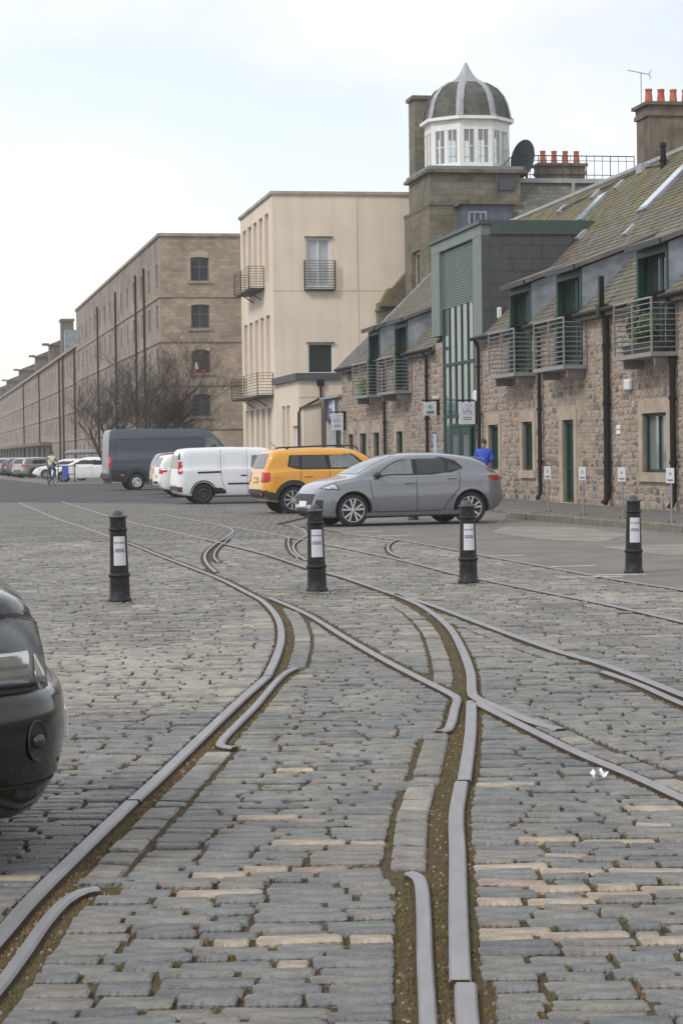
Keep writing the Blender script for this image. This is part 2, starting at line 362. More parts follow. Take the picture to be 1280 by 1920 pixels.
while y < SETT_END:
    d = random.uniform(0.080, 0.120) if y < 14 else random.uniform(0.10, 0.14)
    y0, y1 = y, y + d - 0.004
    ban = []
    for k, pts in RS.items():
        sp = rail_span(pts, y0, y1)
        if sp:
            a, b = CLEAR.get(k, (.05, .05)); ban.append((sp[0] - a, sp[1] + b))
    for k, side, off, ya, yb in BORDER:
        if ya - 0.02 < (y0 + y1) / 2 < yb + 0.02:
            sp = rail_span(RS[k], y0, y1)
            if sp: ban.append((sp[0] + off, sp[1] + off + BW + .012) if side > 0 else (sp[0] - off - BW - .012, sp[1] - off))
    lim = 0.19 * y + 0.9
    xl, xr = -lim - 0.5, lim
    if y > 17.5: xr = min(xr, kx((y0 + y1) / 2) - .04)
    free = [(xl, xr)]
    for a, b in ban:
        nf = []
        for p, q in free:
            if b <= p or a >= q: nf.append((p, q)); continue
            if a > p: nf.append((p, a))
            if b < q: nf.append((b, q))
        free = nf
    ph = random.random() * 6
    rowbuff = random.random()
    for p, q in free:
        w = q - p
        if w < 0.05: continue
        k = max(1, int(round(w / random.uniform(0.205, 0.235))))
        cuts = [p + w * (i + (random.uniform(-.33, .33) if 0 < i < k else 0)) / k for i in range(k + 1)]
        for i in range(k):
            g = random.uniform(0.005, 0.013) if y < 12 else 0.008
            if random.random() < 0.10: g += random.uniform(.004, .012)
            a, b = cuts[i] + g, cuts[i + 1] - g
            if b - a < 0.04: continue
            cx, cy = (a + b) / 2, (y0 + y1) / 2
            tilt = -0.05 * max(0, min(1, (cx - .4) / 2)) * (1 if y < 16 else .3)
            wob = 0.012 * math.sin(cx * 1.3 + y * 1.1) + 0.004 * math.sin(cx * 7.1 + ph)
            rnd = random.random()
            if light_zone(cx, cy): mi = 4 if rnd < 0.85 else 3
            elif y < 8.3 and ((-0.55 < cx < 0.2) or cx > 0.45) and rnd < (0.30 if rowbuff < 0.34 else 0.03): mi = 5 if random.random() < .94 else 6
            elif rnd < (0.03 if y < 11 else .008): mi = random.choice((5, 5, 6))
            else: mi = random.choice((0, 0, 1, 1, 0, 2, 3) if y < 16 else (0, 1, 1, 3, 1, 4))
            setts.append((cx, cy + wob, b - a, (y1 - y0) * random.uniform(.90, 1.0), tilt + random.gauss(0, .018), random.gauss(0, 0.0042), mi))
    y += d; row += 1
for k, side, off, ya, yb in BORDER:      # edging setts laid lengthwise beside the rails
    y = ya
    while y < yb:
        ln = random.uniform(.19, .34)
        xm = interp_rail(RS[k], y + ln / 2); x2 = interp_rail(RS[k], y + ln); x1 = interp_rail(RS[k], y)
        setts.append((xm + side * (off + BW / 2), y + ln / 2, BW - .016, ln - .022, -math.atan2(x2 - x1, ln), random.gauss(0, .004), random.choice((1, 0, 3, 1, 4))))
        y += ln

def sett_outline(r_):
    """unit sett (1 x 1), rounded and slightly irregular: bottom ring, shoulder ring, top ring, crown"""
    c = 0.055
    base = [(-.5 + c * .55, -.5), (.5 - c * .55, -.5), (.5, -.5 + c * 1.6), (.5, .5 - c * 1.6), (.5 - c * .55, .5), (-.5 + c * .55, .5), (-.5, .5 - c * 1.6), (-.5, -.5 + c * 1.6)]
    return [(x + r_.uniform(-.018, .018), y + r_.uniform(-.06, .06)) for x, y in base]
SETT_F = []
for i in range(8):
    j = (i + 1) % 8
    SETT_F += [(i, j, 8 + j, 8 + i), (8 + i, 8 + j, 16 + j, 16 + i), (16 + i, 16 + j, 24)]
def sett_verts(ol, lx, ly, r_):
    v = [(x * lx, y_ * ly, -0.045) for x, y_ in ol]
    v += [(x * lx, y_ * ly, -0.007 + r_.uniform(-.002, .002)) for x, y_ in ol]
    ix, iy = max(.02, 1 - 0.019 / lx), max(.02, 1 - 0.021 / ly)
    v += [(x * lx * ix, y_ * ly * iy, r_.uniform(-.0025, .0025)) for x, y_ in ol]
    v.append((0, 0, 0.0015)); return v
rr_ = random.Random(3)
def in_view(t):
    px = 640 + 4000 * t[0] / t[1]; return -30 < px < 1310 and t[1] > 5.55
vis = sorted([t for t in setts if in_view(t)], key=lambda t: t[1])
near = set(id(t) for t in vis[:300])
variants = {}
paving = tag(empty('sett_pavement', (0, 4.7, 0)), 'grey and buff stone setts laid in courses between the old rails', 'paving', kind='structure')
paving['off'] = (0, 4.7, 0)
bigv, bigf, bigm = [], [], []
for t in setts:
    cx, cy, lx, ly, rz, dz, mi = t
    if id(t) in near:
        key = (mi, rr_.randrange(5), 0 if lx > ly else 1)
        if key not in variants:
            me = bpy.data.meshes.new('sett'); ol = sett_outline(rr_)
            me.from_pydata(sett_verts(ol, .21 if not key[2] else .13, .118 if not key[2] else .25, rr_), [], SETT_F); me.materials.append(SETT[mi])
            variants[key] = me
        o = bpy.data.objects.new('sett', variants[key]); COL.objects.link(o); o.parent = paving
        o.location = (cx, cy - 4.7, dz); o.rotation_euler = (rr_.gauss(0, .012), rr_.gauss(0, .012), rz)
        o.scale = (lx / (.21 if not key[2] else .13), ly / (.118 if not key[2] else .25), 1)
    else:
        ol = sett_outline(rr_); c, s = math.cos(rz), math.sin(rz); b0 = len(bigv)
        tx, ty = rr_.gauss(0, .012), rr_.gauss(0, .012)
        for x, y_, z in sett_verts(ol, lx, ly, rr_):
            bigv.append((cx + x * c - y_ * s, cy + x * s + y_ * c, z + dz + x * tx + y_ * ty))
        for f in SETT_F: bigf.append(tuple(i + b0 for i in f))
        bigm += [mi] * len(SETT_F)
me = bpy.data.meshes.new('sett_field'); me.from_pydata(bigv, [], bigf)
for m_ in SETT: me.materials.append(m_)
me.polygons.foreach_set('material_index', bigm)
o = bpy.data.objects.new('sett_field', me); COL.objects.link(o); o.parent = paving; o.location = (0, -4.7, 0); o['kind'] = 'stuff'

# ---- rails
def rail(key):
    pts = RS[key]; far = min(p[1] for p in pts) > 26
    w, h = (.032, .012) if key not in ('Ag', 'Ag2', 'Dg', 'Fg', 'Hg', 'Jg') else (.0245, .010)
    if key in ('E', 'I', 'K', 'B'): w = .027
    if far: h = .014
    prof = [(-w, -.035), (-w, h - .009), (-w + .007, h), (w - .007, h), (w, h - .009), (w, -.035)]
    mb = MB(); k = len(prof); n = len(pts); V = []
    for i, p in enumerate(pts):
        a = np.array(pts[max(0, i - 1)]); b = np.array(pts[min(n - 1, i + 1)]); d = b - a; d = d / (np.linalg.norm(d) + 1e-9); nn = np.array((d[1], -d[0]))
        tp = 1 - .34 * max(0, min(1, (p[1] - 16) / 12))
        for u, z in prof:
            u = u * tp
            V.append((p[0] + nn[0] * u, p[1] + nn[1] * u, z))
    F_ = [(i * k + j, (i + 1) * k + j, (i + 1) * k + j + 1, i * k + j + 1) for i in range(n - 1) for j in range(k - 1)]
    F_ += [tuple(range(k)), tuple(range((n - 1) * k, n * k))[::-1]]
    mb.poly(V, F_); mb.m = [(0 if 1 <= (i % (k - 1)) <= 3 else 1) if i < (n - 1) * (k - 1) else 1 for i in range(len(F_))]; o = mb.build('tram_rail', [M_rail, M_rust]); smooth_angle(o, 30)
    return tag(o, RLABEL[key], 'rail', 'old tram rails set in the setts')
for k in RAILS: rail(k)

# ---- moss and grit lying in the rail grooves and the wider joints
M_moss = [mat('moss_green', (0.072, 0.082, 0.018), 0.95, var=0.4, scale=30), mat('moss_rust', (0.125, 0.078, 0.030), 0.95, var=0.4, scale=30), mat('grit', (0.24, 0.20, 0.155), 0.95, var=0.4, scale=30)]
mb = MB()
def clump(x, y, r_, h, mi):
    mb.cm = mi; k = 6; a0 = random.random() * 6
    ring = [(x + r_ * random.uniform(.7, 1.2) * math.cos(a0 + i * 6.283 / k), y + r_ * random.uniform(.7, 1.2) * math.sin(a0 + i * 6.283 / k), -.019) for i in range(k)]
    ring2 = [(x + (p[0] - x) * .6, y + (p[1] - y) * .6, -.015 + h * random.uniform(.5, .9)) for p in ring]
    mb.poly(ring + ring2 + [(x, y, -.015 + h)], [(i, (i + 1) % k, k + (i + 1) % k, k + i) for i in range(k)] + [(k + i, k + (i + 1) % k, 2 * k) for i in range(k)])
for k, (a, b) in CLEAR.items():
    pts = RS[k]
    for i in range(len(pts) - 1):
        (xa, ya), (xb, yb) = pts[i], pts[i + 1]; L = math.hypot(xb - xa, yb - ya)
        if min(ya, yb) > 24: continue
        for _ in range(int(L * (150 if ya < 12 else 50))):
            t = random.random(); x, y = xa + (xb - xa) * t, ya + (yb - ya) * t
            off = random.uniform(-a, b)
            if abs(off) < .036: off = math.copysign(random.uniform(.04, max(a, b)), off) if max(a, b) > .06 else .045
            n1 = math.sin(y * 1.9 + x * 3) + random.gauss(0, .7)
            clump(x + off, y, random.uniform(.004, .010), random.uniform(.002, .010), 0 if n1 > 0.8 else (2 if random.random() < .16 else 1))
for _ in range(1500):   # tufts between the setts
    t = random.choice(vis[:2600]); sx = random.choice((-1, 1))
    x = t[0] + sx * (t[2] / 2 + .008) + random.gauss(0, .006); y = t[1] + random.uniform(-.5, .5) * t[3]
    clump(x, y, random.uniform(.004, .011), random.uniform(.008, .024), random.choice((0, 0, 1, 1, 1)))
for bx, by in ((-2.32, 22.23), (-.28, 23.42), (1.45, 24.56)):
    for _ in range(140):
        clump(bx + random.gauss(0, .22), by - abs(random.gauss(0, .35)), random.uniform(.01, .02), random.uniform(.018, .026), 0)
tag(mb.build('moss', M_moss, smooth=True, fix=False), 'moss, rust-brown dirt and grit in the rail grooves', 'moss', kind='stuff')

# ---- crumpled paper litter
bm = bmesh.new(); bmesh.ops.create_grid(bm, x_segments=7, y_segments=5, size=.5)
for v in bm.verts: v.co = Vector((v.co.x * .075, v.co.y * .055, random.uniform(0.004, .028) + .02 * math.sin(v.co.x * 7) * math.cos(v.co.y * 6)))
me = bpy.data.meshes.new('litter_paper'); bm.to_mesh(me); bm.free(); me.materials.append(mat('paper', (.72, .74, .78), .7, var=.1, scale=30))
o = bpy.data.objects.new('litter_paper', me); COL.objects.link(o); o.location = (1.165, 9.78, .014); o.rotation_euler = (0, 0, .3); tag(o, 'crumpled white paper litter beside the thin right rail', 'litter')

# ---- painted bay marks in the car park
for i, (x, y, L, rz) in enumerate(((0.55, 40.9, .55, .25), (.95, 38.7, .6, .25), (1.62, 31.0, .5, .2), (2.35, 30.7, .55, .15), (3.0, 27.7, .6, .15), (2.95, 25.3, .75, .1), (3.35, 25.7, .6, .1))):
    mb = MB().box(-L / 2, L / 2, -.055, .055, 0, .0035)
    o = mb.build('bay_mark', M_paint, loc=(x, y, .0045)); o.rotation_euler = (0, 0, rz)
    tag(o, ['worn white bay mark nearest the silver car', 'short white bay mark just nearer than the one by the silver car', 'white bay mark left behind the third bollard', 'white bay mark just right of the third bollard', 'longest white dash between the two right bollards', 'white dash at the foot of the right bollard', 'white dash right behind the right bollard'][i], 'road marking', 'worn white parking bay marks')

# ---- pavement with kerb stones in front of the stone building
PK = [(-16, -2.85), (-11, -3.15), (-6, -3.45), (-1.6, -3.75)]
pv = [W(s, n) for s, n in PK] + [W(-1.3, -3.0), W(16, -2.6), W(16.2, .4), W(-16, .4)]
mb = MB().prism([(p.x, p.y, -.02) for p in pv], (0, 0, .115))
pavement = tag(mb.build('pavement', M_concrete), 'grey pavement along the foot of the stone building', 'pavement', kind='structure')
me_k = None
for i in range(11):
    s = -1.6 - i * 1.42; n = np.interp(s, [p[0] for p in PK], [p[1] for p in PK])
    L = 1.36
    b = MB().box(-L / 2, L / 2, -.11, .11, -.05, .145 + random.uniform(-.01, .012))
    p = W(s - L / 2, n - .1)
    o = b.build('kerb_stone', M_kerb, pavement, loc=p, bevel=.018); o.rotation_euler = (0, 0, RZ + math.atan2(-.06, 1) * -1 + random.gauss(0, .008))
for i in range(9):
    s = -.4 + i * 1.9
    o = MB().box(-.92, .92, -.08, .08, -.05, .10).build('kerb_stone', M_kerb, pavement, loc=W(s + .9, np.interp(s + .9, (-1.3, 16), (-3.0, -2.6)) - .06), bevel=.012); o.rotation_euler = (0, 0, RZ)

# ---- bollards
M_iron = mat('bollard_black_iron', (0.013, 0.0135, 0.016), 0.48, var=0.4, scale=16, bump=0.35, bscale=50, spec=.35, col2=(0.055, 0.05, 0.045), thr=(0.50, 0.80), detail=9, streak=.35, sscale=9)
M_cap = mat('bollard_cap_worn', (0.060, 0.060, 0.07), 0.55, var=0.4, scale=9, bump=.25, bscale=60)
M_label = mat('white_label', (0.55, 0.56, 0.60), 0.5, var=0.06, scale=6)
M_ink = mat('black_ink', (0.02, 0.02, 0.025), 0.6, var=0)
BODY = [(0, 0), (.122, 0), (.124, .022), (.116, .034), (.107, .045), (.104, .15), (.101, .252), (.110, .262), (.114, .272), (.113, .284), (.105, .294), (.0985, .30), (.094, .45), (.089, .62), (.0865, .735), (.094, .742), (.0985, .750), (.0985, .759), (.091, .768), (.0845, .774), (.083, .83), (.0825, .872)]
CAP = [(.0826, .872), (.097, .878), (.101, .886), (.0985, .893), (.07, .902), (.05, .91), (.049, .922), (.043, .938), (.03, .95), (.013, .956), (0, .957)]
def bollard(x, y, lab, label=True, yaw=0.0):
    root = empty('bollard', (x, y, 0), yaw); root.rotation_euler = (random.uniform(-.012, .012), random.uniform(-.016, .010), yaw)
    tag(root, lab, 'bollard', 'black cast iron bollards across the setts')
    b = MB().lathe(BODY, 28).build('post', M_iron, root); smooth_angle(b, 40)
    c = MB().lathe(CAP, 28).build('cap', M_cap, root); smooth_angle(c, 40)
    if not label: return root
    mb = MB(); V = []; nz_ = 8; na = 10
    rad = lambda z: np.interp(z, [p[1] for p in BODY], [p[0] for p in BODY])
    for j in range(nz_ + 1):
        z = .382 + (.684 - .382) * j / nz_
        for i in range(na + 1):
            u = -.063 + .126 * i / na; a = -math.pi / 2 + (u + .012) / .09; r_ = rad(z) + .003
            V.append((r_ * math.cos(a), r_ * math.sin(a), z))
    mb.poly(V, [(j * (na + 1) + i, j * (na + 1) + i + 1, (j + 1) * (na + 1) + i + 1, (j + 1) * (na + 1) + i) for j in range(nz_) for i in range(na)])
    pl = mb.build('label_plate', M_label, root, smooth=True)
    for txt, z, sz in (('BON CARTS', .617, .020), ('PRIVATE', .546, .0245), ('PARKING', .526, .0245)):
        t = text_mesh(txt, sz, M_ink, pl, 'lettering', bold=.0006)
        for v in t.data.vertices:      # wrap the letters round the post
            zz = z + v.co.y; a = -math.pi / 2 + (v.co.x + .012) / .09; r_ = rad(zz) + .0036 + v.co.z * .5
            v.co = (r_ * math.cos(a), r_ * math.sin(a), zz)
    return root
bollard(-2.32, 22.23, 'black bollard with white label, leftmost, alone left of the rails', yaw=.1)
bollard(-.28, 23.42, 'black bollard with white label in front of the nose of the silver car', yaw=.05)
bollard(1.45, 24.56, 'black bollard with white label in front of the silver car rear wheel', yaw=-.02)
bollard(3.55, 26.0, 'black bollard with white label, rightmost, before the pavement', yaw=-.06)
bollard(1.60, 47.6, 'bollard behind the silver car, only its foot showing under the sill', label=False)
# ================================================================== BUILDINGS
M_mortar = mat('lime_mortar', (0.34, 0.285, 0.238), 0.95, var=0.3, scale=2.2, bump=0.5, bscale=25)
STONE = [mat('rubble_%s' % a, c, 0.9, var=0.35, scale=6, bump=0.8, bscale=22) for a, c in (
    ('brown', (0.285, 0.225, 0.178)), ('pinkgrey', (0.34, 0.275, 0.228)), ('grey', (0.265, 0.235, 0.208)), ('dark', (0.155, 0.138, 0.125)), ('orange', (0.35, 0.225, 0.155)), ('buff', (0.37, 0.305, 0.235)))]
M_dress = mat('dressed_sandstone', (0.38, 0.312, 0.24), 0.85, var=0.25, scale=1.6, bump=0.3, bscale=20)
M_slate = mat('slate_brown', (0.125, 0.112, 0.092), 0.75, var=0.45, scale=2.2, bump=0.4, bscale=14)
M_slatem = mat('slate_mossy', (0.125, 0.112, 0.085), 0.85, var=0.3, scale=1.3, bump=0.5, bscale=14, col2=(0.19, 0.172, 0.050), thr=(0.32, 0.70))
M_slate2 = mat('slate_green', (0.135, 0.145, 0.12), 0.75, var=0.4, scale=2.5, bump=0.4, bscale=14)
M_lead = mat('lead', (0.25, 0.275, 0.315), 0.5, metal=0.1, var=0.35, scale=2.2, bump=0.15, bscale=12)
M_leadl = mat('lead_pale', (0.33, 0.33, 0.35), 0.55, metal=0.15, var=0.2, scale=2.5)
M_green = mat('dark_green_paint', (0.007, 0.040, 0.033), 0.5, var=0.2, scale=3, spec=.25)
M_greyg = mat('grey_green_cladding', (0.135, 0.172, 0.162), 0.5, var=0.10, scale=1.2)
M_louv = mat('louvre_green', (0.12, 0.175, 0.155), 0.5, var=0.1, scale=2)
M_pane = mat('window_glass_dark', (0.030, 0.036, 0.038), 0.06, var=0.0, spec=0.7)
M_panel_glass = mat('window_glass_grey', (0.16, 0.185, 0.18), 0.07, var=0.35, scale=0.5, spec=0.7)
M_white = mat('white_paint', (0.78, 0.78, 0.76), 0.5, var=0.06, scale=3)
M_offw = mat('white_frame', (0.66, 0.67, 0.68), 0.45, var=0.05, scale=3)
M_blind = mat('pale_blind', (0.42, 0.44, 0.46), 0.35, var=0.25, scale=1.3, spec=.6)
M_black = mat('cast_iron_black', (0.012, 0.0105, 0.010), 0.55, var=0.3, scale=5, spec=.22)
M_dgrey = mat('dark_grey_cladding', (0.062, 0.064, 0.072), 0.6, var=0.22, scale=2.5)
M_galv = mat('galvanised_grey', (0.27, 0.265, 0.26), 0.5, metal=0.4, var=0.15, scale=6)
M_dsteel = mat('dark_steel', (0.028, 0.027, 0.029), 0.55, metal=0.2, var=0.2, scale=6)
M_cream = mat('cream_render', (0.73, 0.63, 0.515), 0.85, var=0.09, scale=0.35, bump=0.1, bscale=60, detail=9, streak=.10, sscale=1.0)
M_creamj = mat('render_joint', (0.42, 0.35, 0.28), 0.9, var=0.1)
M_ash = brick_mat('ashlar_tower', (0.175, 0.155, 0.125), (0.245, 0.215, 0.17), (0.135, 0.122, 0.10), 0.62, 0.30, 0.012, 0.9, 'yz', stain=(0.5, 0.55, 0.42), var=0.5, scale_noise=0.8)
M_ashs = brick_mat('ashlar_tower_side', (0.175, 0.155, 0.125), (0.245, 0.215, 0.17), (0.135, 0.122, 0.10), 0.62, 0.30, 0.012, 0.9, 'xz', stain=(0.5, 0.55, 0.42), var=0.5, scale_noise=0.8)
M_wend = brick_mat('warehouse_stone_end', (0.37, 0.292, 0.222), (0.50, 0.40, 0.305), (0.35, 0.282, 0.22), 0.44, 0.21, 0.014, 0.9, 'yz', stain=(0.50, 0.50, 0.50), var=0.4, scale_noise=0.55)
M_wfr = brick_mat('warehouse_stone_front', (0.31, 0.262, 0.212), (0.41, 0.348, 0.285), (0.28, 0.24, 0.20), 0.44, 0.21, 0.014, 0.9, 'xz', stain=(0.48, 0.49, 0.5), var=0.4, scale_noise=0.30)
M_band = mat('stone_band', (0.30, 0.245, 0.19), 0.9, var=0.3, scale=1.0)
M_pot = mat('terracotta', (0.42, 0.115, 0.055), 0.8, var=0.3, scale=4)
M_soot = mat('sooty_stone', (0.16, 0.13, 0.095), 0.9, var=0.45, scale=1.4, bump=0.5, bscale=12, streak=.3, sscale=1.2)

def rects_minus(a0, a1, z0, z1, ops):
    A = sorted({a0, a1} | {v for o in ops for v in o[:2] if a0 < v < a1}); Z = sorted({z0, z1} | {v for o in ops for v in o[2:4] if z0 < v < z1})
    out = []
    for i in range(len(A) - 1):
        for j in range(len(Z) - 1):
            ca, cz = (A[i] + A[i + 1]) / 2, (Z[j] + Z[j + 1]) / 2
            if not any(o[0] < ca < o[1] and o[2] < cz < o[3] for o in ops): out.append((A[i], A[i + 1], Z[j], Z[j + 1]))
    return out
def panel(mb, plane, c, a0, a1, z0, z1, ops=(), depth=0.3, back=True):
    """a wall face with real openings and their reveals; plane 'F' faces the street, 'E' faces the near end"""
    P = (lambda a, d, z: (a, c + d, z)) if plane == 'F' else (lambda a, d, z: (c + d, a, z))
    for p, q, r_, t in rects_minus(a0, a1, z0, z1, ops):
        mb.q([P(p, 0, r_), P(q, 0, r_), P(q, 0, t), P(p, 0, t)])
    for p, q, r_, t in [o[:4] for o in ops]:
        for e in (((p, r_), (p, t)), ((q, r_), (q, t)), ((p, r_), (q, r_)), ((p, t), (q, t))):
            mb.q([P(e[0][0], 0, e[0][1]), P(e[1][0], 0, e[1][1]), P(e[1][0], depth, e[1][1]), P(e[0][0], depth, e[0][1])])
    return mb
def pbox(mb, plane, c, a0, a1, d0, d1, z0, z1):
    return mb.sbox(a0, a1, c + d0, c + d1, z0, z1) if plane == 'F' else mb.sbox(c + d0, c + d1, a0, a1, z0, z1)
def window(root, plane, c, a0, a1, z0, z1, rec=.2, fw_=.07, frame=None, glass=None, ver=(), hor=(), name='window', split=True):
    f = SB(); D0, D1 = rec - .06, rec + .03
    pbox(f, plane, c, a0, a0 + fw_, D0, D1, z0, z1); pbox(f, plane, c, a1 - fw_, a1, D0, D1, z0, z1)
    pbox(f, plane, c, a0 + fw_, a1 - fw_, D0, D1, z0, z0 + fw_); pbox(f, plane, c, a0 + fw_, a1 - fw_, D0, D1, z1 - fw_, z1)
    va = [a0 + fw_] + [a0 + (a1 - a0) * t for t in ver] + [a1 - fw_]; vz = [z0 + fw_] + [z0 + (z1 - z0) * t for t in hor] + [z1 - fw_]
    for t in va[1:-1]: pbox(f, plane, c, t - fw_ * .38, t + fw_ * .38, D0 + .006, D1 - .006, z0 + fw_, z1 - fw_)
    for t in vz[1:-1]: pbox(f, plane, c, a0 + fw_, a1 - fw_, D0 + .012, D1 - .012, t - fw_ * .35, t + fw_ * .35)
    w = f.build(name, frame or M_green, root)
    for i in range(len(va) - 1):
        for j in range(len(vz) - 1):
            g = SB(); pbox(g, plane, c, va[i] - .005, va[i + 1] + .005, rec - .005, rec + .005, vz[j] - .005, vz[j + 1] + .005)
            o = g.build('pane', glass or M_pane, w, loc=(0, 0, 0))
    return w

def rubble(root, a0, a1, z0, z1, ops, n0, rnd, keep):
    """irregular rubble stones standing proud of the mortar face; the largest in the picture become parts"""
    out = []
    z = z0
    while z < z1 - .06:
        h = min(rnd.uniform(.11, .23), z1 - z)
        if z1 - z - h < .1: h = z1 - z
        a = a0 - rnd.random() * .2
        while a < a1:
            w = rnd.uniform(.11, .34); cells = [(a, a + w, z, z + h)]
            if rnd.random() < .28 and h > .17:
                t = z + h * rnd.uniform(.4, .6); cells = [(a, a + w, z, t), (a, a + w, t, z + h)]
            for p, q, r_, t in cells:
                p, q = max(p, a0), min(q, a1)
                if q - p < .07: continue
                g = rnd.uniform(.010, .024)
                p, q, r_, t = p + g, q - g, r_ + g, t - g
                if q - p < .05 or t - r_ < .04: continue
                if any(o[0] < q and o[1] > p and o[2] < t and o[3] > r_ for o in ops): continue
                out.append((p, q, r_, t))
            a += w
        z += h
    out.sort(key=lambda c: abs((c[0] + c[1]) / 2 - 6) if c[0] > -3 else 99)
    big = SB(); variants_ = {}
    def shape(lw, lh, r_):
        cc = .30
        ol = [(-.5 + cc * r_.uniform(.4, 1.2), -.5), (.5 - cc * r_.uniform(.4, 1.2), -.5), (.5, -.5 + cc * r_.uniform(.5, 1.5)), (.5, .5 - cc * r_.uniform(.5, 1.5)), (.5 - cc * r_.uniform(.4, 1.2), .5), (-.5 + cc * r_.uniform(.4, 1.2), .5), (-.5, .5 - cc * r_.uniform(.5, 1.5)), (-.5, -.5 + cc * r_.uniform(.5, 1.5))]
        dp = r_.uniform(.006, .026); V = []; sk = r_.uniform(-.28, .28)
        for k, d, f in ((0, .02, 1), (1, -dp * .55, 1), (2, -dp, .84)):
            V += [(x * lw * f, d, (y_ + sk * x) * lh * f) for x, y_ in ol]
        F = [tuple(16 + i for i in range(8))]
        for rg in (0, 8):
            for i in range(8): F.append((rg + i, rg + (i + 1) % 8, rg + 8 + (i + 1) % 8, rg + 8 + i))
        return V, F
    for idx, (p, q, r_, t) in enumerate(out):
        zc = (r_ + t) / 2
        mi = rnd.choice((0, 0, 1, 1, 2, 3, 5, 1, 0)) if rnd.random() > .06 else 4
        if zc < 1.5 and rnd.random() < .35: mi = rnd.choice((2, 3))
        if idx < keep:
            key = (mi, rnd.randrange(4))
            if key not in variants_:
                V, F = shape(.3, .2, rnd); b = SB().poly([(x, -d, z_) for x, d, z_ in V], F); ob = b.build('stone', STONE[mi], root); variants_[key] = ob.data
            else:
                ob = bpy.data.objects.new('stone', variants_[key]); COL.objects.link(ob); ob.parent = root
            so = root['off']; ob.location = ((p + q) / 2 - so[0], -n0 - so[1], zc - so[2]); ob.scale = ((q - p) / .3, 1, (t - r_) / .2)
        else:
            V, F = shape(q - p, t - r_, rnd); big.cm = mi; zc += rnd.uniform(-.022, .022)
            big.poly([((p + q) / 2 + x, -(n0 + d), zc + z_) for x, d, z_ in V], F)
    if big.v:
        o = big.build('rubble_stones', STONE, root); o['kind'] = 'stuff'

# ------------------------------------------------------------------ the stone terrace
ST = street_root('stone_terrace', 17, 0)
tag(ST, 'two storey rubble stone terrace with slate roof and dormer balconies', 'building')
DORM = [(-8.0, -5.75), (-1.25, 1.0), (5.5, 7.82), (10.38, 12.7), (26.75, 29.0), (31.7, 33.92)]
GW = [(14.15, 15.34, .95, 2.3), (10.35, 11.45, .95, 2.33), (6.33, 7.39, .1, 2.31), (-1.06, .69, .96, 2.35), (-6.5, -5.0, .96, 2.35), (37.35, 38.4, .95, 2.27), (34.6, 35.94, .95, 2.28), (32.0, 33.2, .95, 2.28), (27.75, 28.91, .95, 2.27)]
SMALL = [(37.61, 38.59, 4.42, 5.14)]
DOP = [(a, b, 3.8, 5.16) for a, b in DORM]
M_gable = brick_mat('rubble_far', (0.285, 0.21, 0.16), (0.36, 0.275, 0.215), (0.36, 0.30, 0.245), .34, .2, .02, .9, 'yz', var=.35)
w = SB()
ops = GW + SMALL + DOP
panel(w, 'F', 0, -10, 16.95, .05, 5.16, [o for o in ops if o[1] < 17], .38)
panel(w, 'F', 0, 21.3, 39.9, .05, 5.16, [o for o in ops if o[0] > 21], .38)
w.sbox(-10, 39.9, 10.6, 10.8, .05, 5.1); w.sbox(-10.2, -10, 0, 10.8, .05, 5.1)
w.build('wall', M_mortar, ST)
g = SB(); g.spr([(39.7, 0.01, .05), (39.7, 10.8, .05), (39.7, 10.8, 5.1), (39.7, 5.4, 10.2), (39.7, .01, 5.1)], (.2, 0, 0)); g.build('gable', M_gable, ST)
sur = []
def surround(a0, a1, z0, z1, door=False, s_=.28):
    mb = SB(); pr = -.035
    mb.sbox(a0 - s_ * .95, a0, pr, .1, z0 if not door else .05, z1); mb.sbox(a1, a1 + s_ * .95, pr, .1, z0 if not door else .05, z1)
    mb.sbox(a0 - s_ * .95, a1 + s_ * .95, pr - .004, .1, z1, z1 + .31)
    if not door: mb.sbox(a0 - s_ * .95, a1 + s_ * .95, pr - .05, .36, z0 - .22, z0)
    else: mb.sbox(a0 - .05, a1 + .05, -.02, .4, .0, .115)
    mb.build('dressed_surround', M_dress, ST)
    sur.append((a0 - s_, a1 + s_, (z0 - .24) if not door else 0, z1 + .33))
for o in GW:
    d = o[2] < .5
    surround(*o[:4], door=d)
    if d:
        window(ST, 'F', 0, o[0], o[1], o[2], o[3], rec=.15, fw_=.11, hor=(.42,), glass=M_green, name='door')
    else:
        window(ST, 'F', 0, o[0], o[1], o[2], o[3], rec=.15, fw_=.07, ver=(.5,) if o[1] - o[0] > 1.4 else (.62,), glass=M_panel_glass if o[1] - o[0] > 1.4 else M_pane)
for o in SMALL: window(ST, 'F', 0, *o, rec=.2, fw_=.06, glass=M_pane, frame=M_dress)
rnd = random.Random(11)
ban = sur + [(a - .02, b + .02, 3.78, 5.3) for a, b in DORM] + [(o[0] - .1, o[1] + .1, o[2] - .12, o[3] + .1) for o in SMALL]
rubble(ST, -4.5, 16.9, .1, 5.05, ban, 0.0, rnd, 280)
rubble(ST, 21.35, 39.85, .1, 5.05, ban, 0.0, rnd, 0)
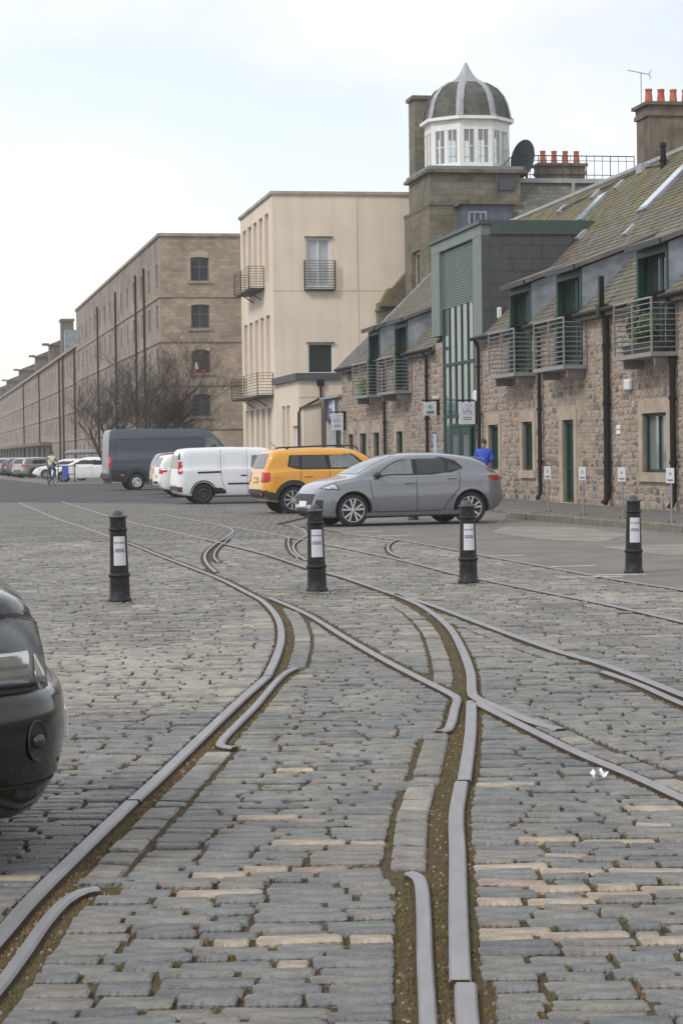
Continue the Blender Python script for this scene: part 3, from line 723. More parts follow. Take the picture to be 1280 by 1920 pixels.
# --- main roof: slab + slates, cut out where the dormers stand
TAN = .966
def roof_z(n): return 5.15 + TAN * n
segs = []; edges = sorted([-10.2, 40.15] + [v for a, b in DORM for v in (a, b)] + [15.6, 22.42])
for i in range(len(edges) - 1):
    a, b = edges[i], edges[i + 1]; c = (a + b) / 2
    st = 1.82 if any(p < c < q for p, q in DORM) else (3.3 if 15.6 < c < 22.4 else -.2)
    segs.append((a, b, st))
mb = SB()
for a, b, st in segs:
    mb.spr([(a, st, roof_z(st) - .14), (a, 5.4, roof_z(5.4) - .14), (a, 5.4, roof_z(5.4) - .02), (a, st, roof_z(st) - .02)], (b - a, 0, 0))
mb.spr([(-10.2, 5.4, roof_z(5.4) - .02), (-10.2, 11, 5.0), (-10.2, 11, 4.85), (-10.2, 5.4, roof_z(5.4) - .2)], (50.35, 0, 0))
rf = mb.build('roof', M_slate, ST)
mb = SB(); rs = random.Random(5); sl = Vector((0, 1, TAN)).normalized(); nr = Vector((0, -TAN, 1)).normalized()
for a, b, st in segs:
    if b < -5: continue
    n_ = st - .05; r_i = 0
    while n_ < 5.35:
        x = a + (0 if r_i % 2 else -.13)
        while x < b:
            wd = rs.uniform(.22, .34); x0, x1 = max(a, x) + .004, min(b, x + wd) - .004; x += wd
            if x1 - x0 < .04: continue
            t = rs.uniform(.010, .018); lift = rs.uniform(.004, .012)
            p0 = Vector((0, n_, roof_z(n_))); p1 = p0 + sl * .24
            A_, B_ = p0 + nr * (t + lift), p1 + nr * .002
            mb.cm = 1 if rs.random() < (.75 if n_ > 3.0 else .22) else 0
            if mb.cm == 0 and rs.random() < .1: mb.cm = 2
            mb.poly([(x0, -p0.y, p0.z), (x1, -p0.y, p0.z), (x1, -A_.y, A_.z), (x0, -A_.y, A_.z), (x0, -B_.y, B_.z), (x1, -B_.y, B_.z)], [(0, 1, 2, 3), (3, 2, 5, 4), (0, 3, 4), (1, 5, 2)])
        n_ += .135; r_i += 1
o = mb.build('slates', [M_slate, M_slatem, M_slate2], rf, loc=(0, 0, 0), fix=False); o['kind'] = 'stuff'
mb = SB(); mb.st([(-10.2, 5.4, roof_z(5.4) + .03), (40.15, 5.4, roof_z(5.4) + .03)], .09, 6); mb.build('ridge_cap', M_leadl, rf, loc=(0, 0, 0))
mb = SB(); mb.spr([(40.05, -.22, 4.93), (40.05, 5.4, roof_z(5.4) + .02), (40.05, 5.4, roof_z(5.4) + .12), (40.05, -.22, 5.05)], (.16, 0, 0)); mb.build('verge', M_leadl, rf, loc=(0, 0, 0))
# gutters and downpipes
for a, b in ((-10, -8.1), (-5.6, -1.35), (1.1, 5.4), (7.9, 10.3), (12.8, 16.4), (22.0, 26.65), (29.1, 31.6), (34.0, 39.95)):
    mb = SB(); mb.st([(a, -.27, 4.97), (b, -.27, 4.97)], .06, 8); mb.build('gutter', M_black, ST)
def downpipe(s, ztop, r_=.055, hopper=False):
    mb = SB(); n_ = -.13
    path = [(s, -.25, ztop), (s, n_ - .01, ztop - .22), (s, n_, ztop - .4), (s, n_, .32), (s, n_ - .1, .16)]
    mb.st(path, r_, 8)
    z = 1.2
    while z < ztop - .5: mb.lathe([(r_, -.05), (r_ + .02, -.045), (r_ + .02, .045), (r_, .05)], 8, (s, -n_, z)); z += 1.45
    if hopper: mb.sbox(s - .14, s + .14, -.34, -.08, ztop - .25, ztop + .05); mb.sbox(s - .06, s + .06, -.3, -.18, ztop + .05, ztop + .75)
    return mb.build('downpipe', M_black, ST)
downpipe(16.06, 4.95, .06); downpipe(9.22, 4.95, .06); downpipe(3.1, 5.05, .09, True); downpipe(-1.8, 4.95, .075); downpipe(30.48, 4.95, .06); downpipe(23.3, 4.95, .06)
# --- dormers with recessed green doors and galvanised balconies
def dormer(a, b):
    root = SB()
    root.spr([(a - .14, -.22, 6.20), (a - .14, 1.95, 6.99), (a - .14, 1.95, 7.10), (a - .14, -.22, 6.32)], (b - a + .28, 0, 0))
    d = root.build('dormer', M_slate, ST)
    for s in (a, b - .05):
        c = SB(); c.spr([(s, .0, 5.0), (s, .0, 6.22), (s, 1.95, 6.94), (s, 1.95, roof_z(1.95) - .08)], (.05, 0, 0)); c.build('lead_cheek', M_lead, d, loc=(0, 0, 0))
        e = SB(); e.spr([(s - .02, -.2, 6.17), (s - .02, 1.98, 6.965), (s - .02, 1.98, 7.125), (s - .02, -.2, 6.335)], (.03 if s == a else .15, 0, 0))
        if s != a: e.build('lead_edge', M_lead, d, loc=(0, 0, 0))
    f = SB(); f.sbox(a + .004, a + .15, -.03, .1, 3.8, 6.2); f.sbox(b - .15, b - .004, -.03, .1, 3.8, 6.2); f.sbox(a + .15, b - .15, -.028, .1, 6.02, 6.2); f.sbox(a + .02, b - .02, -.08, .5, 3.72, 3.8)
    fa = SB(); fa.sbox(a - .14, b + .14, -.28, -.225, 6.17, 6.31); fa.build('dormer_fascia', M_dsteel, d, loc=(0, 0, 0))
    f.build('dormer_frame', M_green, d, loc=(0, 0, 0))
    r_ = SB(); r_.sbox(a + .06, a + .075, .1, .30, 3.8, 6.15); r_.build('recess_lining', M_green, d, loc=(0, 0, 0)); r_ = SB(); r_.sbox(b - .075, b - .06, .1, .30, 3.8, 6.15); r_.build('recess_lining', M_green, d, loc=(0, 0, 0))
    SB().sbox(a + .05, b - .05, .1, .32, 6.15, 6.18).build('recess_lining', M_green, d, loc=(0, 0, 0))
    x0, x1 = a + .076, b - .076; xm = (x0 + x1) / 2
    for s0, s1 in ((x0, xm - .01), (xm + .01, x1)):
        dr = SB()
        dr.sbox(s0, s0 + .10, .20, .26, 3.8, 6.15); dr.sbox(s1 - .10, s1, .20, .26, 3.8, 6.15); dr.sbox(s0 + .1, s1 - .1, .202, .258, 3.8, 4.02); dr.sbox(s0 + .1, s1 - .1, .202, .258, 6.0, 6.15)
        o = dr.build('balcony_door', M_green, d, loc=(0, 0, 0))
        SB().sbox(s0 + .1, s1 - .1, .225, .235, 4.02, 6.0).build('door_pane', M_pane, d, loc=(0, 0, 0))
    SB().sbox(x0 + .42, x0 + .62, .30, .34, 4.0, 6.0).build('curtain', M_offw, d, loc=(0, 0, 0)) if False else SB().sbox(x0 + .012, x0 + .055, .12, .195, 3.85, 6.05).build('white_door_strip', M_offw, d, loc=(0, 0, 0))  # plain white upright strip inside the dormer recess
bar_front = bar_side = None
def balcony(a, b):
    global bar_front, bar_side
    mb = SB(); mb.sbox(a, b, -.66, -.02, 3.60, 3.70); mb.sbox(a + .2, a + .3, -.5, 0, 3.4, 3.6); mb.sbox(b - .3, b - .2, -.5, 0, 3.4, 3.6)
    d = mb.build('balcony', M_galv, ST)
    mb = SB()
    for s in (a + .025, a + (b - a) / 2, b - .025): mb.sbox(s - .022, s + .022, -.655, -.615, 3.70, 4.93)
    for s in (a + .025, b - .025): mb.sbox(s - .02, s + .02, -.06, -.02, 3.70, 4.9)
    mb.sbox(a, b, -.66, -.61, 4.9, 4.945)
    mb.build('railing_post', M_galv, d, loc=(0, 0, 0))
    for i in range(9):
        z = 3.80 + i * .125
        m1 = SB().st([(a, -.635, z), (b, -.635, z)], .014, 6).build('bar', M_galv, d, loc=(0, 0, 0))
        for s in (a + .02, b - .02): SB().st([(s, -.635, z), (s, -.02, z)], .012, 6).build('bar', M_galv, d, loc=(0, 0, 0))
    return d
for (a, b), (p, q) in zip(DORM[1:], ((-1.9, .86), (5.05, 7.9), (9.92, 12.8), (26.1, 29.2), (31.08, 34.12))):
    dormer(a, b); balcony(p, q)
dormer(*DORM[0])
# skylights and vents on the slope
def on_roof(name, s0, s1, n0, n1, h, material, parent=rf):
    mb = SB(); q = lambda s, n_, k: (s, n_ - TAN * k * .7, roof_z(n_) + k * .7)
    A_ = [q(s0, n0, .0), q(s1, n0, 0), q(s1, n1, 0), q(s0, n1, 0)]; B_ = [q(s0, n0, h), q(s1, n0, h), q(s1, n1, h), q(s0, n1, h)]
    mb.poly([(x, -y, z) for x, y, z in A_ + B_], [(3, 2, 1, 0), (4, 5, 6, 7), (0, 1, 5, 4), (1, 2, 6, 5), (2, 3, 7, 6), (3, 0, 4, 7)])
    return mb.build(name, material, parent, loc=(0, 0, 0))
for s0, s1, n0, n1 in ((17.8, 18.4, 3.85, 4.6), (9.5, 10.2, 3.2, 4.5), (2.0, 3.1, 3.2, 4.55)):
    k = on_roof('skylight', s0 - .08, s1 + .08, n0 - .08, n1 + .08, .11, M_lead); on_roof('skylight_pane', s0, s1, n0, n1, .125, mat('skylight_glass', (.75, .8, .85), .12, var=0, metal=.9) if s0 > 17 else bpy.data.materials['skylight_glass'], rf)
for s0, n0 in ((23.2, 4.65), (8.7, 2.3), (19.5, 4.7), (17.0, 4.7), (15.05, 2.85)): on_roof('roof_vent', s0, s0 + .35, n0, n0 + .28, .12, M_leadl)
mb = SB(); mb.lathe([(.1, 0), (.1, .28), (.13, .3), (.13, .34), (.09, .36), (.08, .7), (.12, .72), (.1, .84), (0, .86)], 10, (13.28, -4.92, 9.8)); mb.build('flue', M_black, rf, loc=(0, 0, 0))
mb = SB(); mb.sbox(15.6, 16.1, 5.0, 5.3, 10.05, 10.35); mb.build('roof_box', M_leadl, rf, loc=(0, 0, 0))
mb = SB(); mb.st([(23.3, 4.7, 9.78), (19.8, 4.9, 9.98), (16, 5.2, 10.25), (13.5, 4.95, 10.0)], .02, 5); mb.build('cable', M_black, rf, loc=(0, 0, 0))
# wall fittings: alarm box, lamps, house number plates
def fitting(name, s0, s1, z0, z1, dpt, material, bev=.02): return SB().sbox(s0, s1, -dpt, -.002, z0, z1).build(name, material, ST, bevel=bev)
fitting('alarm_box', 1.4, 1.75, 2.92, 3.2, .14, M_offw, .04); fitting('security_lamp', 16.45, 16.75, 3.05, 3.4, .16, M_offw, .05)
for s in (2.5, 9.5, 16.4, 23.9): 
    for k in (0, .13): fitting('number_plate', s - .13, s + .13, 1.88 + k, 1.98 + k, .04, M_white, .005)
fitting('notice_board', 22.35, 22.7, 1.0, 2.1, .05, mat('notice_blue', (.35, .5, .62), .5, var=.2), .005)

# ------------------------------------------------------------------ the green glazed stair bay
GB = street_root('stair_bay', 19, -.1)
tag(GB, 'green framed glazed stair bay with louvre, breaking through the slate roof', 'building')
mb = SB(); F0, F1 = -.12, .02
mb.sbox(21.25, 22.42, F0, .6, 5.35, 8.1); mb.sbox(15.58, 16.65, F0, .6, 4.88, 8.1); mb.sbox(15.58, 22.42, F0, .6, 8.1, 8.44)
mb.build('front_frame', M_greyg, GB, bevel=.01)
mb = SB(); mb.sbox(15.5, 22.5, F0 - .08, 5.0, 8.44, 8.56); mb.sbox(15.50, 15.577, F0 + .3, 3.75, 8.13, 8.44); mb.build('parapet', mat('parapet_green', (.045, .07, .068), .5, var=.15), GB)
mb = SB(); mb.sbox(15.62, 22.38, .62, 4.6, 5.0, 8.43); mb.build('core_wall', M_dgrey, GB)
me_s = None
for i in range(22):
    z = 6.22 + i * .0848
    if me_s is None:
        b = SB(); b.spr([(16.65, -.012, 6.215), (16.65, .03, 6.262), (16.65, .034, 6.272), (16.65, -.008, 6.272)], (4.6, 0, 0)); o = b.build('louvre_slat', M_louv, GB); me_s = o; z_0 = z
    else:
        o = me_s.copy(); COL.objects.link(o); o.location.z = me_s.location.z + (z - z_0)
mb = SB()
for i in range(7): s = 16.65 + 4.6 * i / 6; mb.sbox(s - .03, s + .03, -.02, .035, 6.2, 8.1)
mb.build('louvre_frame', M_louv, GB); SB().sbox(16.65, 21.25, .06, .1, 6.2, 8.1).build('louvre_back', M_black, GB)
mul = SB(); xs = [17.05 + 4.2 * i / 5 for i in range(6)]
for i, s in enumerate(xs): mul.sbox(s - (.11 if i in (0, 5) else .06), s + (.11 if i in (0, 5) else .06), -.012, .10, .1, 6.2)
for z in (4.35, 2.66): mul.sbox(17.05, 21.25, -.03, .09, z - .05, z + .05)
mul.sbox(17.1, 20.2, -.10, .12, 2.3, 2.4); mul.sbox(16.95, 21.36, -.05, .14, .05, .2)
mul.build('mullions', M_green, GB)
M_stairglass = mat('stair_glass', (0.085, 0.115, 0.108), 0.08, var=0.35, scale=0.8, spec=0.7, aspect=(2, 2, 1))
for i in range(5):
    for z0, z1 in ((.2, 2.61), (2.71, 4.3), (4.4, 6.2)):
        SB().sbox(xs[i] + .05, xs[i + 1] - .05, .022, .032, z0, z1).build('pane', M_stairglass, GB)
dr = SB()
for s0, s1 in ((17.3, 18.55), (18.65, 19.95)):
    dr.sbox(s0, s0 + .22, -.1, -.04, .12, 2.28); dr.sbox(s1 - .22, s1, -.1, -.04, .12, 2.28); dr.sbox(s0 + .22, s1 - .22, -.098, -.042, 2.05, 2.28); dr.sbox(s0 + .22, s1 - .22, -.098, -.042, .12, .42)
d = dr.build('door', M_green, GB)
for s0, s1 in ((17.52, 18.33), (18.87, 19.73)): SB().sbox(s0, s1, -.08, -.06, .42, 2.05).build('pane', M_panel_glass, d, loc=(0, 0, 0))
def clip(poly, f):
    out = []
    for i in range(len(poly)):
        a, b = poly[i], poly[(i + 1) % len(poly)]; fa, fb = f(a), f(b)
        if fa >= 0: out.append(a)
        if fa * fb < 0: t = fa / (fa - fb); out.append((a[0] + (b[0] - a[0]) * t, a[1] + (b[1] - a[1]) * t))
    return out
z = 4.2; k = 0
while z < 8.1:
    n_ = F0 - (.32 if k % 2 else 0)
    while n_ < 3.9:
        pl = [(max(n_, F0 + .0) + .006, z + .006), (n_ + .634, z + .006), (n_ + .634, min(z + .394, 8.12)), (max(n_, F0 + .0) + .006, min(z + .394, 8.12))]
        pl = clip(pl, lambda p: p[1] - (roof_z(p[0]) + .03))
        if len(pl) >= 3 and z < 8.1:
            d_ = random.uniform(0, .004)
            b = SB(); b.spr([(15.56 - d_, p, q) for p, q in pl], (.05 + d_, 0, 0)); b.build('cladding_panel', M_dgrey, GB)
        n_ += .64
    z += .4; k += 1
b = SB(); b.sbox(15.50, 15.58, .35, .5, 5.55, 5.9); b.build('security_lamp', M_offw, GB, bevel=.03)

# ------------------------------------------------------------------ octagonal lantern tower
TW = street_root('lantern_tower', 48, 5.3)
tag(TW, 'tall sandstone tower with white octagonal lantern and slated dome', 'tower')
def stone_box(name, s0, s1, n0, n1, z0, z1, root, ops=()):
    a = SB(); panel(a, 'E', s0, n0, n1, z0, z1); a.build(name, M_ash, root); a = SB(); a.q([(s1, n0, z0), (s1, n1, z0), (s1, n1, z1), (s1, n0, z1)]); a.build(name, M_ash, root)
    b = SB(); panel(b, 'F', n0, s0, s1, z0, z1, ops, .3); b.q([(s0, n1, z0), (s1, n1, z0), (s1, n1, z1), (s0, n1, z1)]); b.q([(s0, n0, z1), (s1, n0, z1), (s1, n1, z1), (s0, n1, z1)]); b.build(name, M_ashs, root)
stone_box('shaft', 46, 51.2, 5.22, 9.6, .05, 12.6, TW, [(47.9, 49.7, 7.4, 10.8)])
stone_box('shaft', 46.1, 50.5, 5.30, 9.5, 12.6, 14.05, TW)
SB().sbox(46.0, 51.3, 5.2, 9.6, 12.52, 12.66).build('string_course', M_soot, TW)
SB().sbox(45.85, 50.75, 5.1, 9.75, 14.05, 14.2).build('cornice', M_soot, TW); SB().sbox(45.95, 50.65, 5.2, 9.65, 14.2, 14.36).build('lead_gutter', mat('lead_green', (.16, .2, .2), .6, var=.2), TW)
window(TW, 'F', 5.22, 47.9, 49.7, 7.4, 10.8, rec=.25, fw_=.16, ver=(.5,), frame=M_dress)
stone_box('chimney_stack', 49.2, 50.4, 5.31, 6.4, 14.36, 17.85, TW); SB().sbox(49.1, 50.5, 5.2, 6.5, 17.85, 18.02).build('chimney_cap', M_soot, TW)
oc = (48.0, 7.50)
def octa(ap): 
    r_ = ap / math.cos(math.pi / 8); return [(oc[0] + r_ * math.cos(math.pi / 8 + i * math.pi / 4), oc[1] + r_ * math.sin(math.pi / 8 + i * math.pi / 4)) for i in range(8)]
M_seeglass = mat('lantern_glass', (0.5, 0.55, 0.57), 0.05, var=0, spec=.6); M_seeglass.node_tree.nodes['Principled BSDF'].inputs['Alpha'].default_value = 0.16
O = octa(1.82); z0, z1 = 14.36, 16.55
SB().spr([(x, y, 14.3) for x, y in octa(1.8)], (0, 0, .1)).build('lantern_floor', M_offw, TW)
for i in range(8):
    A_, B_ = Vector((*O[i], 0)), Vector((*O[(i + 1) % 8], 0)); dv = (B_ - A_); L = dv.length; dv.normalize(); inn = Vector((-dv.y, dv.x, 0)); inn = inn if inn.dot(Vector((*oc, 0)) - A_) > 0 else -inn
    def sb(mb, t0, t1, d0, d1, za, zb):
        c = [A_ + dv * t0 + inn * d0, A_ + dv * t1 + inn * d0, A_ + dv * t1 + inn * d1, A_ + dv * t0 + inn * d1]; mb.spr([(p.x, p.y, za) for p in c], (0, 0, zb - za))
    mb = SB(); sb(mb, 0.01, .17, 0, .1, z0, z1); sb(mb, L - .17, L - .01, 0, .1, z0, z1); sb(mb, .17, L - .17, .01, .09, 16.05, z1); sb(mb, .17, L - .17, .01, .09, z0, 14.56); sb(mb, L / 2 - .07, L / 2 + .07, .012, .088, 14.56, 16.05)
    wl_ = mb.build('lantern_side', M_white, TW)
    mb = SB()
    for h in ((.17, L / 2 - .07), (L / 2 + .07, L - .17)):
        m_ = (h[0] + h[1]) / 2; sb(mb, m_ - .018, m_ + .018, .03, .06, 14.56, 16.05)
        for zz in (15.3,): sb(mb, h[0], h[1], .03, .06, zz - .02, zz + .02)
        sb(mb, h[0], h[0] + .035, .03, .06, 14.56, 16.05); sb(mb, h[1] - .035, h[1], .03, .06, 14.56, 16.05)
        g_ = SB(); sb(g_, h[0], h[1], .044, .048, 14.56, 16.05); g_.build('pane', M_seeglass, wl_, loc=(0, 0, 0))
    mb.build('glazing_bars', M_white, wl_, loc=(0, 0, 0))
SB().spr([(x, y, 16.5) for x, y in octa(2.02)], (0, 0, .14)).build('lantern_eaves', M_white, TW)
PROF = [(1.98, 16.64), (1.88, 16.74), (1.82, 17.05), (1.74, 17.38), (1.60, 17.72), (1.34, 18.08), (.98, 18.32), (.80, 18.40)]
for i in range(8):
    mb = SB(); k = len(PROF); V = []
    for r_, z in PROF:
        o_ = octa(r_); a, b = o_[i], o_[(i + 1) % 8]
        V += [(a[0], -a[1], z), (b[0], -b[1], z)]
    mb.poly(V, [(2 * j, 2 * j + 1, 2 * j + 3, 2 * j + 2) for j in range(k - 1)]); mb.build('dome_panel', brick_mat('dome_slates', (.115, .12, .106), (.155, .16, .14), (.06, .06, .05), .22, .12, .01, .8, 'yz', var=.5, scale_noise=1.6) if i == 0 else bpy.data.materials['dome_slates'], TW)
    mb = SB(); V = []
    for r_, z in PROF:
        r2 = r_ / math.cos(math.pi / 8); a = math.pi / 8 + i * math.pi / 4; w_ = .17 if r_ > .9 else .17
        c = Vector((math.cos(a), math.sin(a))); t = Vector((-c.y, c.x))
        for s_ in (-1, 1): p = c * (r2 - .012) + t * s_ * w_; V.append((oc[0] + p.x, -(oc[1] + p.y), z))
        p = c * (r2 + .045); V.append((oc[0] + p.x, -(oc[1] + p.y), z + .02))
    mb.poly(V, [f for j in range(k - 1) for f in ((3 * j, 3 * j + 2, 3 * j + 5, 3 * j + 3), (3 * j + 2, 3 * j + 1, 3 * j + 4, 3 * j + 5))]); mb.build('lead_rib', M_leadl, TW, smooth=False)
mb = SB(); V = []; FP = [(1.0, 18.3), (.72, 18.45), (.48, 18.60), (.31, 18.80), (.19, 19.02), (.10, 19.22), (.04, 19.36)]
for r_, z in FP:
    for a in octa(r_): V.append((a[0], -a[1], z))
mb.poly(V, [(j * 8 + i, j * 8 + (i + 1) % 8, (j + 1) * 8 + (i + 1) % 8, (j + 1) * 8 + i) for j in range(len(FP) - 1) for i in range(8)] + [tuple(range((len(FP) - 1) * 8, len(FP) * 8))]); mb.build('dome_finial', M_leadl, TW)
mb = SB(); mb.st([(45.95, 8.35, 14.1), (45.95, 8.35, 12.9), (45.9, 8.5, 12.6)], .05, 6); mb.build('downpipe', M_dgrey, TW)

# ------------------------------------------------------------------ block behind the terrace: mansard roof, stacks, dish
RB = street_root('mansard_block', 48, 9)
tag(RB, 'block with grey-green mansard roof and railed flat behind the terrace', 'building')
mb = SB(); mb.sbox(46.4, 58, 9.62, 24, .05, 11.9); mb.build('wall', M_soot, RB)
mb = SB(); mb.spr([(45.7, 8.25, 11.9), (45.7, 24, 11.9), (46.8, 24, 13.75), (46.8, 9.35, 13.75)], (0.3, .02, .01))
mb.sbox(46.9, 58, 9.62, 24, 11.9, 13.7); mb.build('mansard_slope', brick_mat('mansard_slates', (.15, .16, .135), (.20, .21, .175), (.08, .085, .07), .28, .19, .012, .8, 'yz', var=.45, scale_noise=1.2), RB)
mb = SB(); mb.st([(45.72, 8.25, 11.95), (46.8, 9.33, 13.76)], .1, 6); mb.build('lead_hip', M_leadl, RB)
mb = SB(); mb.sbox(46.6, 58, 9.2, 24, 13.72, 13.92); mb.build('roof_flat', M_leadl, RB)
mb = SB(); mb.sbox(46.55, 46.62, 12.05, 12.2, 13.0, 13.75); mb.build('lead_strip', M_leadl, RB)
mb = SB()
for i in range(16):
    n_ = 9.4 + i * .38
    mb.st([(46.75, n_, 13.92), (46.75, n_, 14.95)], .022 if i % 3 == 0 else .013, 5)
mb.st([(46.75, 9.4, 14.97), (46.75, 15.1, 14.97)], .025, 5); mb.st([(46.75, 9.4, 14.1), (46.75, 15.1, 14.1)], .018, 5); mb.st([(46.75, 9.4, 14.75), (46.75, 15.1, 14.75)], .015, 5)
mb.build('railing', M_dsteel, RB)
mb = SB()
for i in range(6):
    t = i / 5; n_ = 8.5 + .9 * t; z = 13.2 + .72 * t
    mb.st([(46.3, n_, z), (46.3, n_, z + 1.05)], .016, 5)
mb.st([(46.3, 8.5, 14.2), (46.3, 9.1, 14.78), (46.4, 9.4, 14.97)], .025, 5); mb.st([(46.3, 8.5, 13.3), (46.4, 9.4, 14.02)], .02, 5); mb.build('stair_railing', M_dsteel, RB)
mb = SB(); mb.sbox(46.0, 46.9, 8.35, 9.2, 13.3, 14.05); mb.build('stair_housing', M_dgrey, RB)
# small lead dormer low on the tower side
mb = SB(); mb.sbox(44.9, 46.0, 6.55, 8.75, 11.2, 12.5); mb.build('lead_dormer', mat('lead_blue', (.085, .10, .14), .5, var=.3, scale=2), RB)
mb = SB(); mb.sbox(44.7, 46.0, 6.35, 8.95, 12.5, 12.66); mb.build('dormer_roof', M_soot, RB)
window(RB, 'E', 44.88, 6.75, 7.6, 11.35, 12.2, rec=.02, fw_=.08, ver=(.33, .66), frame=M_lead, glass=M_pane)
mb = SB(); mb.sbox(44.9, 46.2, 5.6, 9.4, 9.0, 11.2); mb.build('lower_wall', M_soot, RB)
def chimney(label, s0, s1, n0, n1, z0, z1, npots, pr, ph, capd=.12):
    r_ = street_root('chimney_stack', (s0 + s1) / 2, (n0 + n1) / 2, z0); tag(r_, label, 'chimney', 'stone chimney stacks with clay pots')
    b = SB(); b.sbox(s0, s1, n0, n1, z0, z1 - .35); b.build('stack', M_soot, r_)
    b = SB(); b.sbox(s0 - capd * .5, s1 + capd * .5, n0 - capd * .5, n1 + capd * .5, z1 - .5, z1 - .35); b.sbox(s0 - capd * .2, s1 + capd * .2, n0 - capd * .2, n1 + capd * .2, z1 - .35, z1 - .12); b.sbox(s0 - capd, s1 + capd, n0 - capd, n1 + capd, z1 - .12, z1); b.build('stack_cap', M_soot, r_)
    for i in range(npots):
        n_ = n0 + (n1 - n0) * (i + .5) / npots
        mb = SB().lathe([(pr, 0), (pr * .85, ph * .5), (pr * .72, ph * .84), (pr * .85, ph * .86), (pr * .85, ph), (pr * .6, ph), (pr * .6, ph - .1), (0, ph - .1)], 12, ((s0 + s1) / 2, -n_, z1)); smooth_angle(mb.build('chimney_pot', M_pot, r_), 40)
chimney('low stone chimney with four clay pots behind the satellite dish', 47.6, 48.5, 10.85, 13.0, 13.9, 14.75, 4, .16, .62)
chimney('tall stone chimney with clay pots at the right edge above the slates', 24.8, 26.2, 8.4, 11.6, 5.0, 13.8, 7, .155, .56, .15)
# satellite dish
D = street_root('satellite_dish', 46.9, 10.05, 13.92); tag(D, 'large dark satellite dish on the railed roof by the dome', 'satellite dish')
mb = SB(); prof = [(r_, .22 * r_ * r_ / .7) for r_ in np.linspace(0, .88, 9)] + [(.9, .26)]
mb.lathe(prof, 28); o = mb.build('reflector', mat('dish_dark', (.03, .045, .05), .45, var=.2), D, smooth=True); o.location = (0, 0, .86); o.rotation_euler = Vector((math.cos(R(112)), math.sin(R(112)), .12)).to_track_quat('Z', 'Y').to_euler(); sol = o.modifiers.new('s', 'SOLIDIFY'); sol.thickness = .03
mb = SB(); mb.tube([(0, 0, 0), (0, 0, .8)], .06, 8); mb.build('mast', M_dsteel, D, loc=(.1, 0, 0))
mb = SB(); mb.tube([(0, 0, .86), (.25, .6, 1.0)], .02, 6); mb.build('feed_arm', M_dsteel, D, loc=(0, 0, 0))
# TV aerial
A_ = street_root('television_aerial', 25.5, 8.35, 13.8); tag(A_, 'thin television aerial standing on the right-hand chimney', 'aerial')
mb = SB().tube([(0, 0, 0), (0, 0, 1.15)], .016, 6); mb.build('mast', M_galv, A_, loc=(0, 0, 0))
mb = SB().tube([(0, .5, 1.22), (0, -.3, 1.08)], .012, 6)
for i in range(8): y = .45 - i * .1; mb.tube([(-.12, y, 1.215 - i * .0175), (.12, y, 1.215 - i * .0175)], .006, 5)
for k in (-1, 1): mb.tube([(0, -.3, 1.08), (-.1 * k, -.38, 1.25), ], .008, 5); mb.tube([(0, -.3, 1.08), (-.1 * k, -.38, .92)], .008, 5)
mb.build('yagi', M_galv, A_, loc=(0, 0, 0))
# small stone gabled link beside the tower
LK = street_root('stone_link', 51.6, 4.5); tag(LK, 'small mossy-roofed stone wing between cream building and tower', 'building')
mb = SB(); mb.sbox(51.32, 51.95, 3.95, 5.2, .05, 8.6); mb.build('wall', M_ash, LK)
mb = SB(); mb.spr([(51.25, 3.85, 8.2), (51.25, 4.45, 9.28), (51.25, 4.65, 9.28), (51.25, 5.25, 9.98), (51.25, 5.25, 8.62), (51.25, 4.0, 8.2)], (.7, 0, 0)); mb.build('roof', M_slatem, LK)
mb = SB(); mb.sbox(51.2, 51.24, 4.0, 5.25, 8.3, 8.42); mb.build('gutter', M_black, LK)
# ------------------------------------------------------------------ cream rendered building
CB = street_root('cream_building', 57, 3); tag(CB, 'tall cream rendered building with tall narrow window slots and steel balconies', 'building')
NF = -.96
slots = [(z0, z1) for z0, z1 in ((9.75, 13.05), (5.05, 8.18), (.7, 3.74))]
OPS = [(53.4 + i * 1.93, 54.62 + i * 1.93, z0, z1) for i in range(5) for z0, z1 in slots]
a = SB(); panel(a, 'F', NF, 52, 63.2, .05, 13.75, OPS, .55); panel(a, 'E', 52, NF, 10.5, .05, 13.75, [(.6, 1.8, 9.4, 11.72), (.64, 1.84, 5.3, 6.72)], .16)
a.q([(63.2, NF, .05), (63.2, 10.5, .05), (63.2, 10.5, 13.75), (63.2, NF, 13.75)]); a.q([(52, 10.5, .05), (63.2, 10.5, .05), (63.2, 10.5, 13.75), (52, 10.5, 13.75)]); a.q([(52, NF, 13.7), (63.2, NF, 13.7), (63.2, 10.5, 13.7), (52, 10.5, 13.7)])
a.build('wall', M_cream, CB)
mb = SB(); mb.sbox(51.9, 63.3, NF - .1, NF + .3, 13.75, 13.9); mb.sbox(51.9, 52.3, NF + .3, 10.6, 13.75, 13.9); mb.sbox(63.0, 63.3, NF + .3, 10.6, 13.75, 13.9); mb.build('coping', mat('coping_stone', (.36, .32, .25), .85, var=.35, scale=1.2), CB)
M_slot = mat('slot_lining', (.40, .345, .30), .8, var=.15)
for o in OPS: SB().sbox(o[0] - .01, o[1] + .01, NF + .5, NF + .56, o[2] - .01, o[3] + .01).build('slot_window', M_slot, CB)
for z in (9.2, ): SB().sbox(51.994, 52.0, NF, 10.5, z - .014, z + .014).build('render_joint', M_creamj, CB)
for n_ in (3.12,): SB().sbox(51.993, 52.0, n_ - .014, n_ + .014, 5.0, 13.7).build('render_joint', M_creamj, CB)
mb = SB(); mb.sbox(51.985, 52.0, 2.5, 3.06, 9.22, 13.3); mb.build('render_pilaster', M_cream, CB)
w_ = window(CB, 'E', 52, .6, 1.8, 9.4, 11.72, rec=.12, fw_=.11, ver=(.5,), frame=M_offw, glass=M_blind, name='french_window')
window(CB, 'E', 52, .64, 1.84, 5.3, 6.72, rec=.1, fw_=.06, frame=M_offw, glass=M_pane)
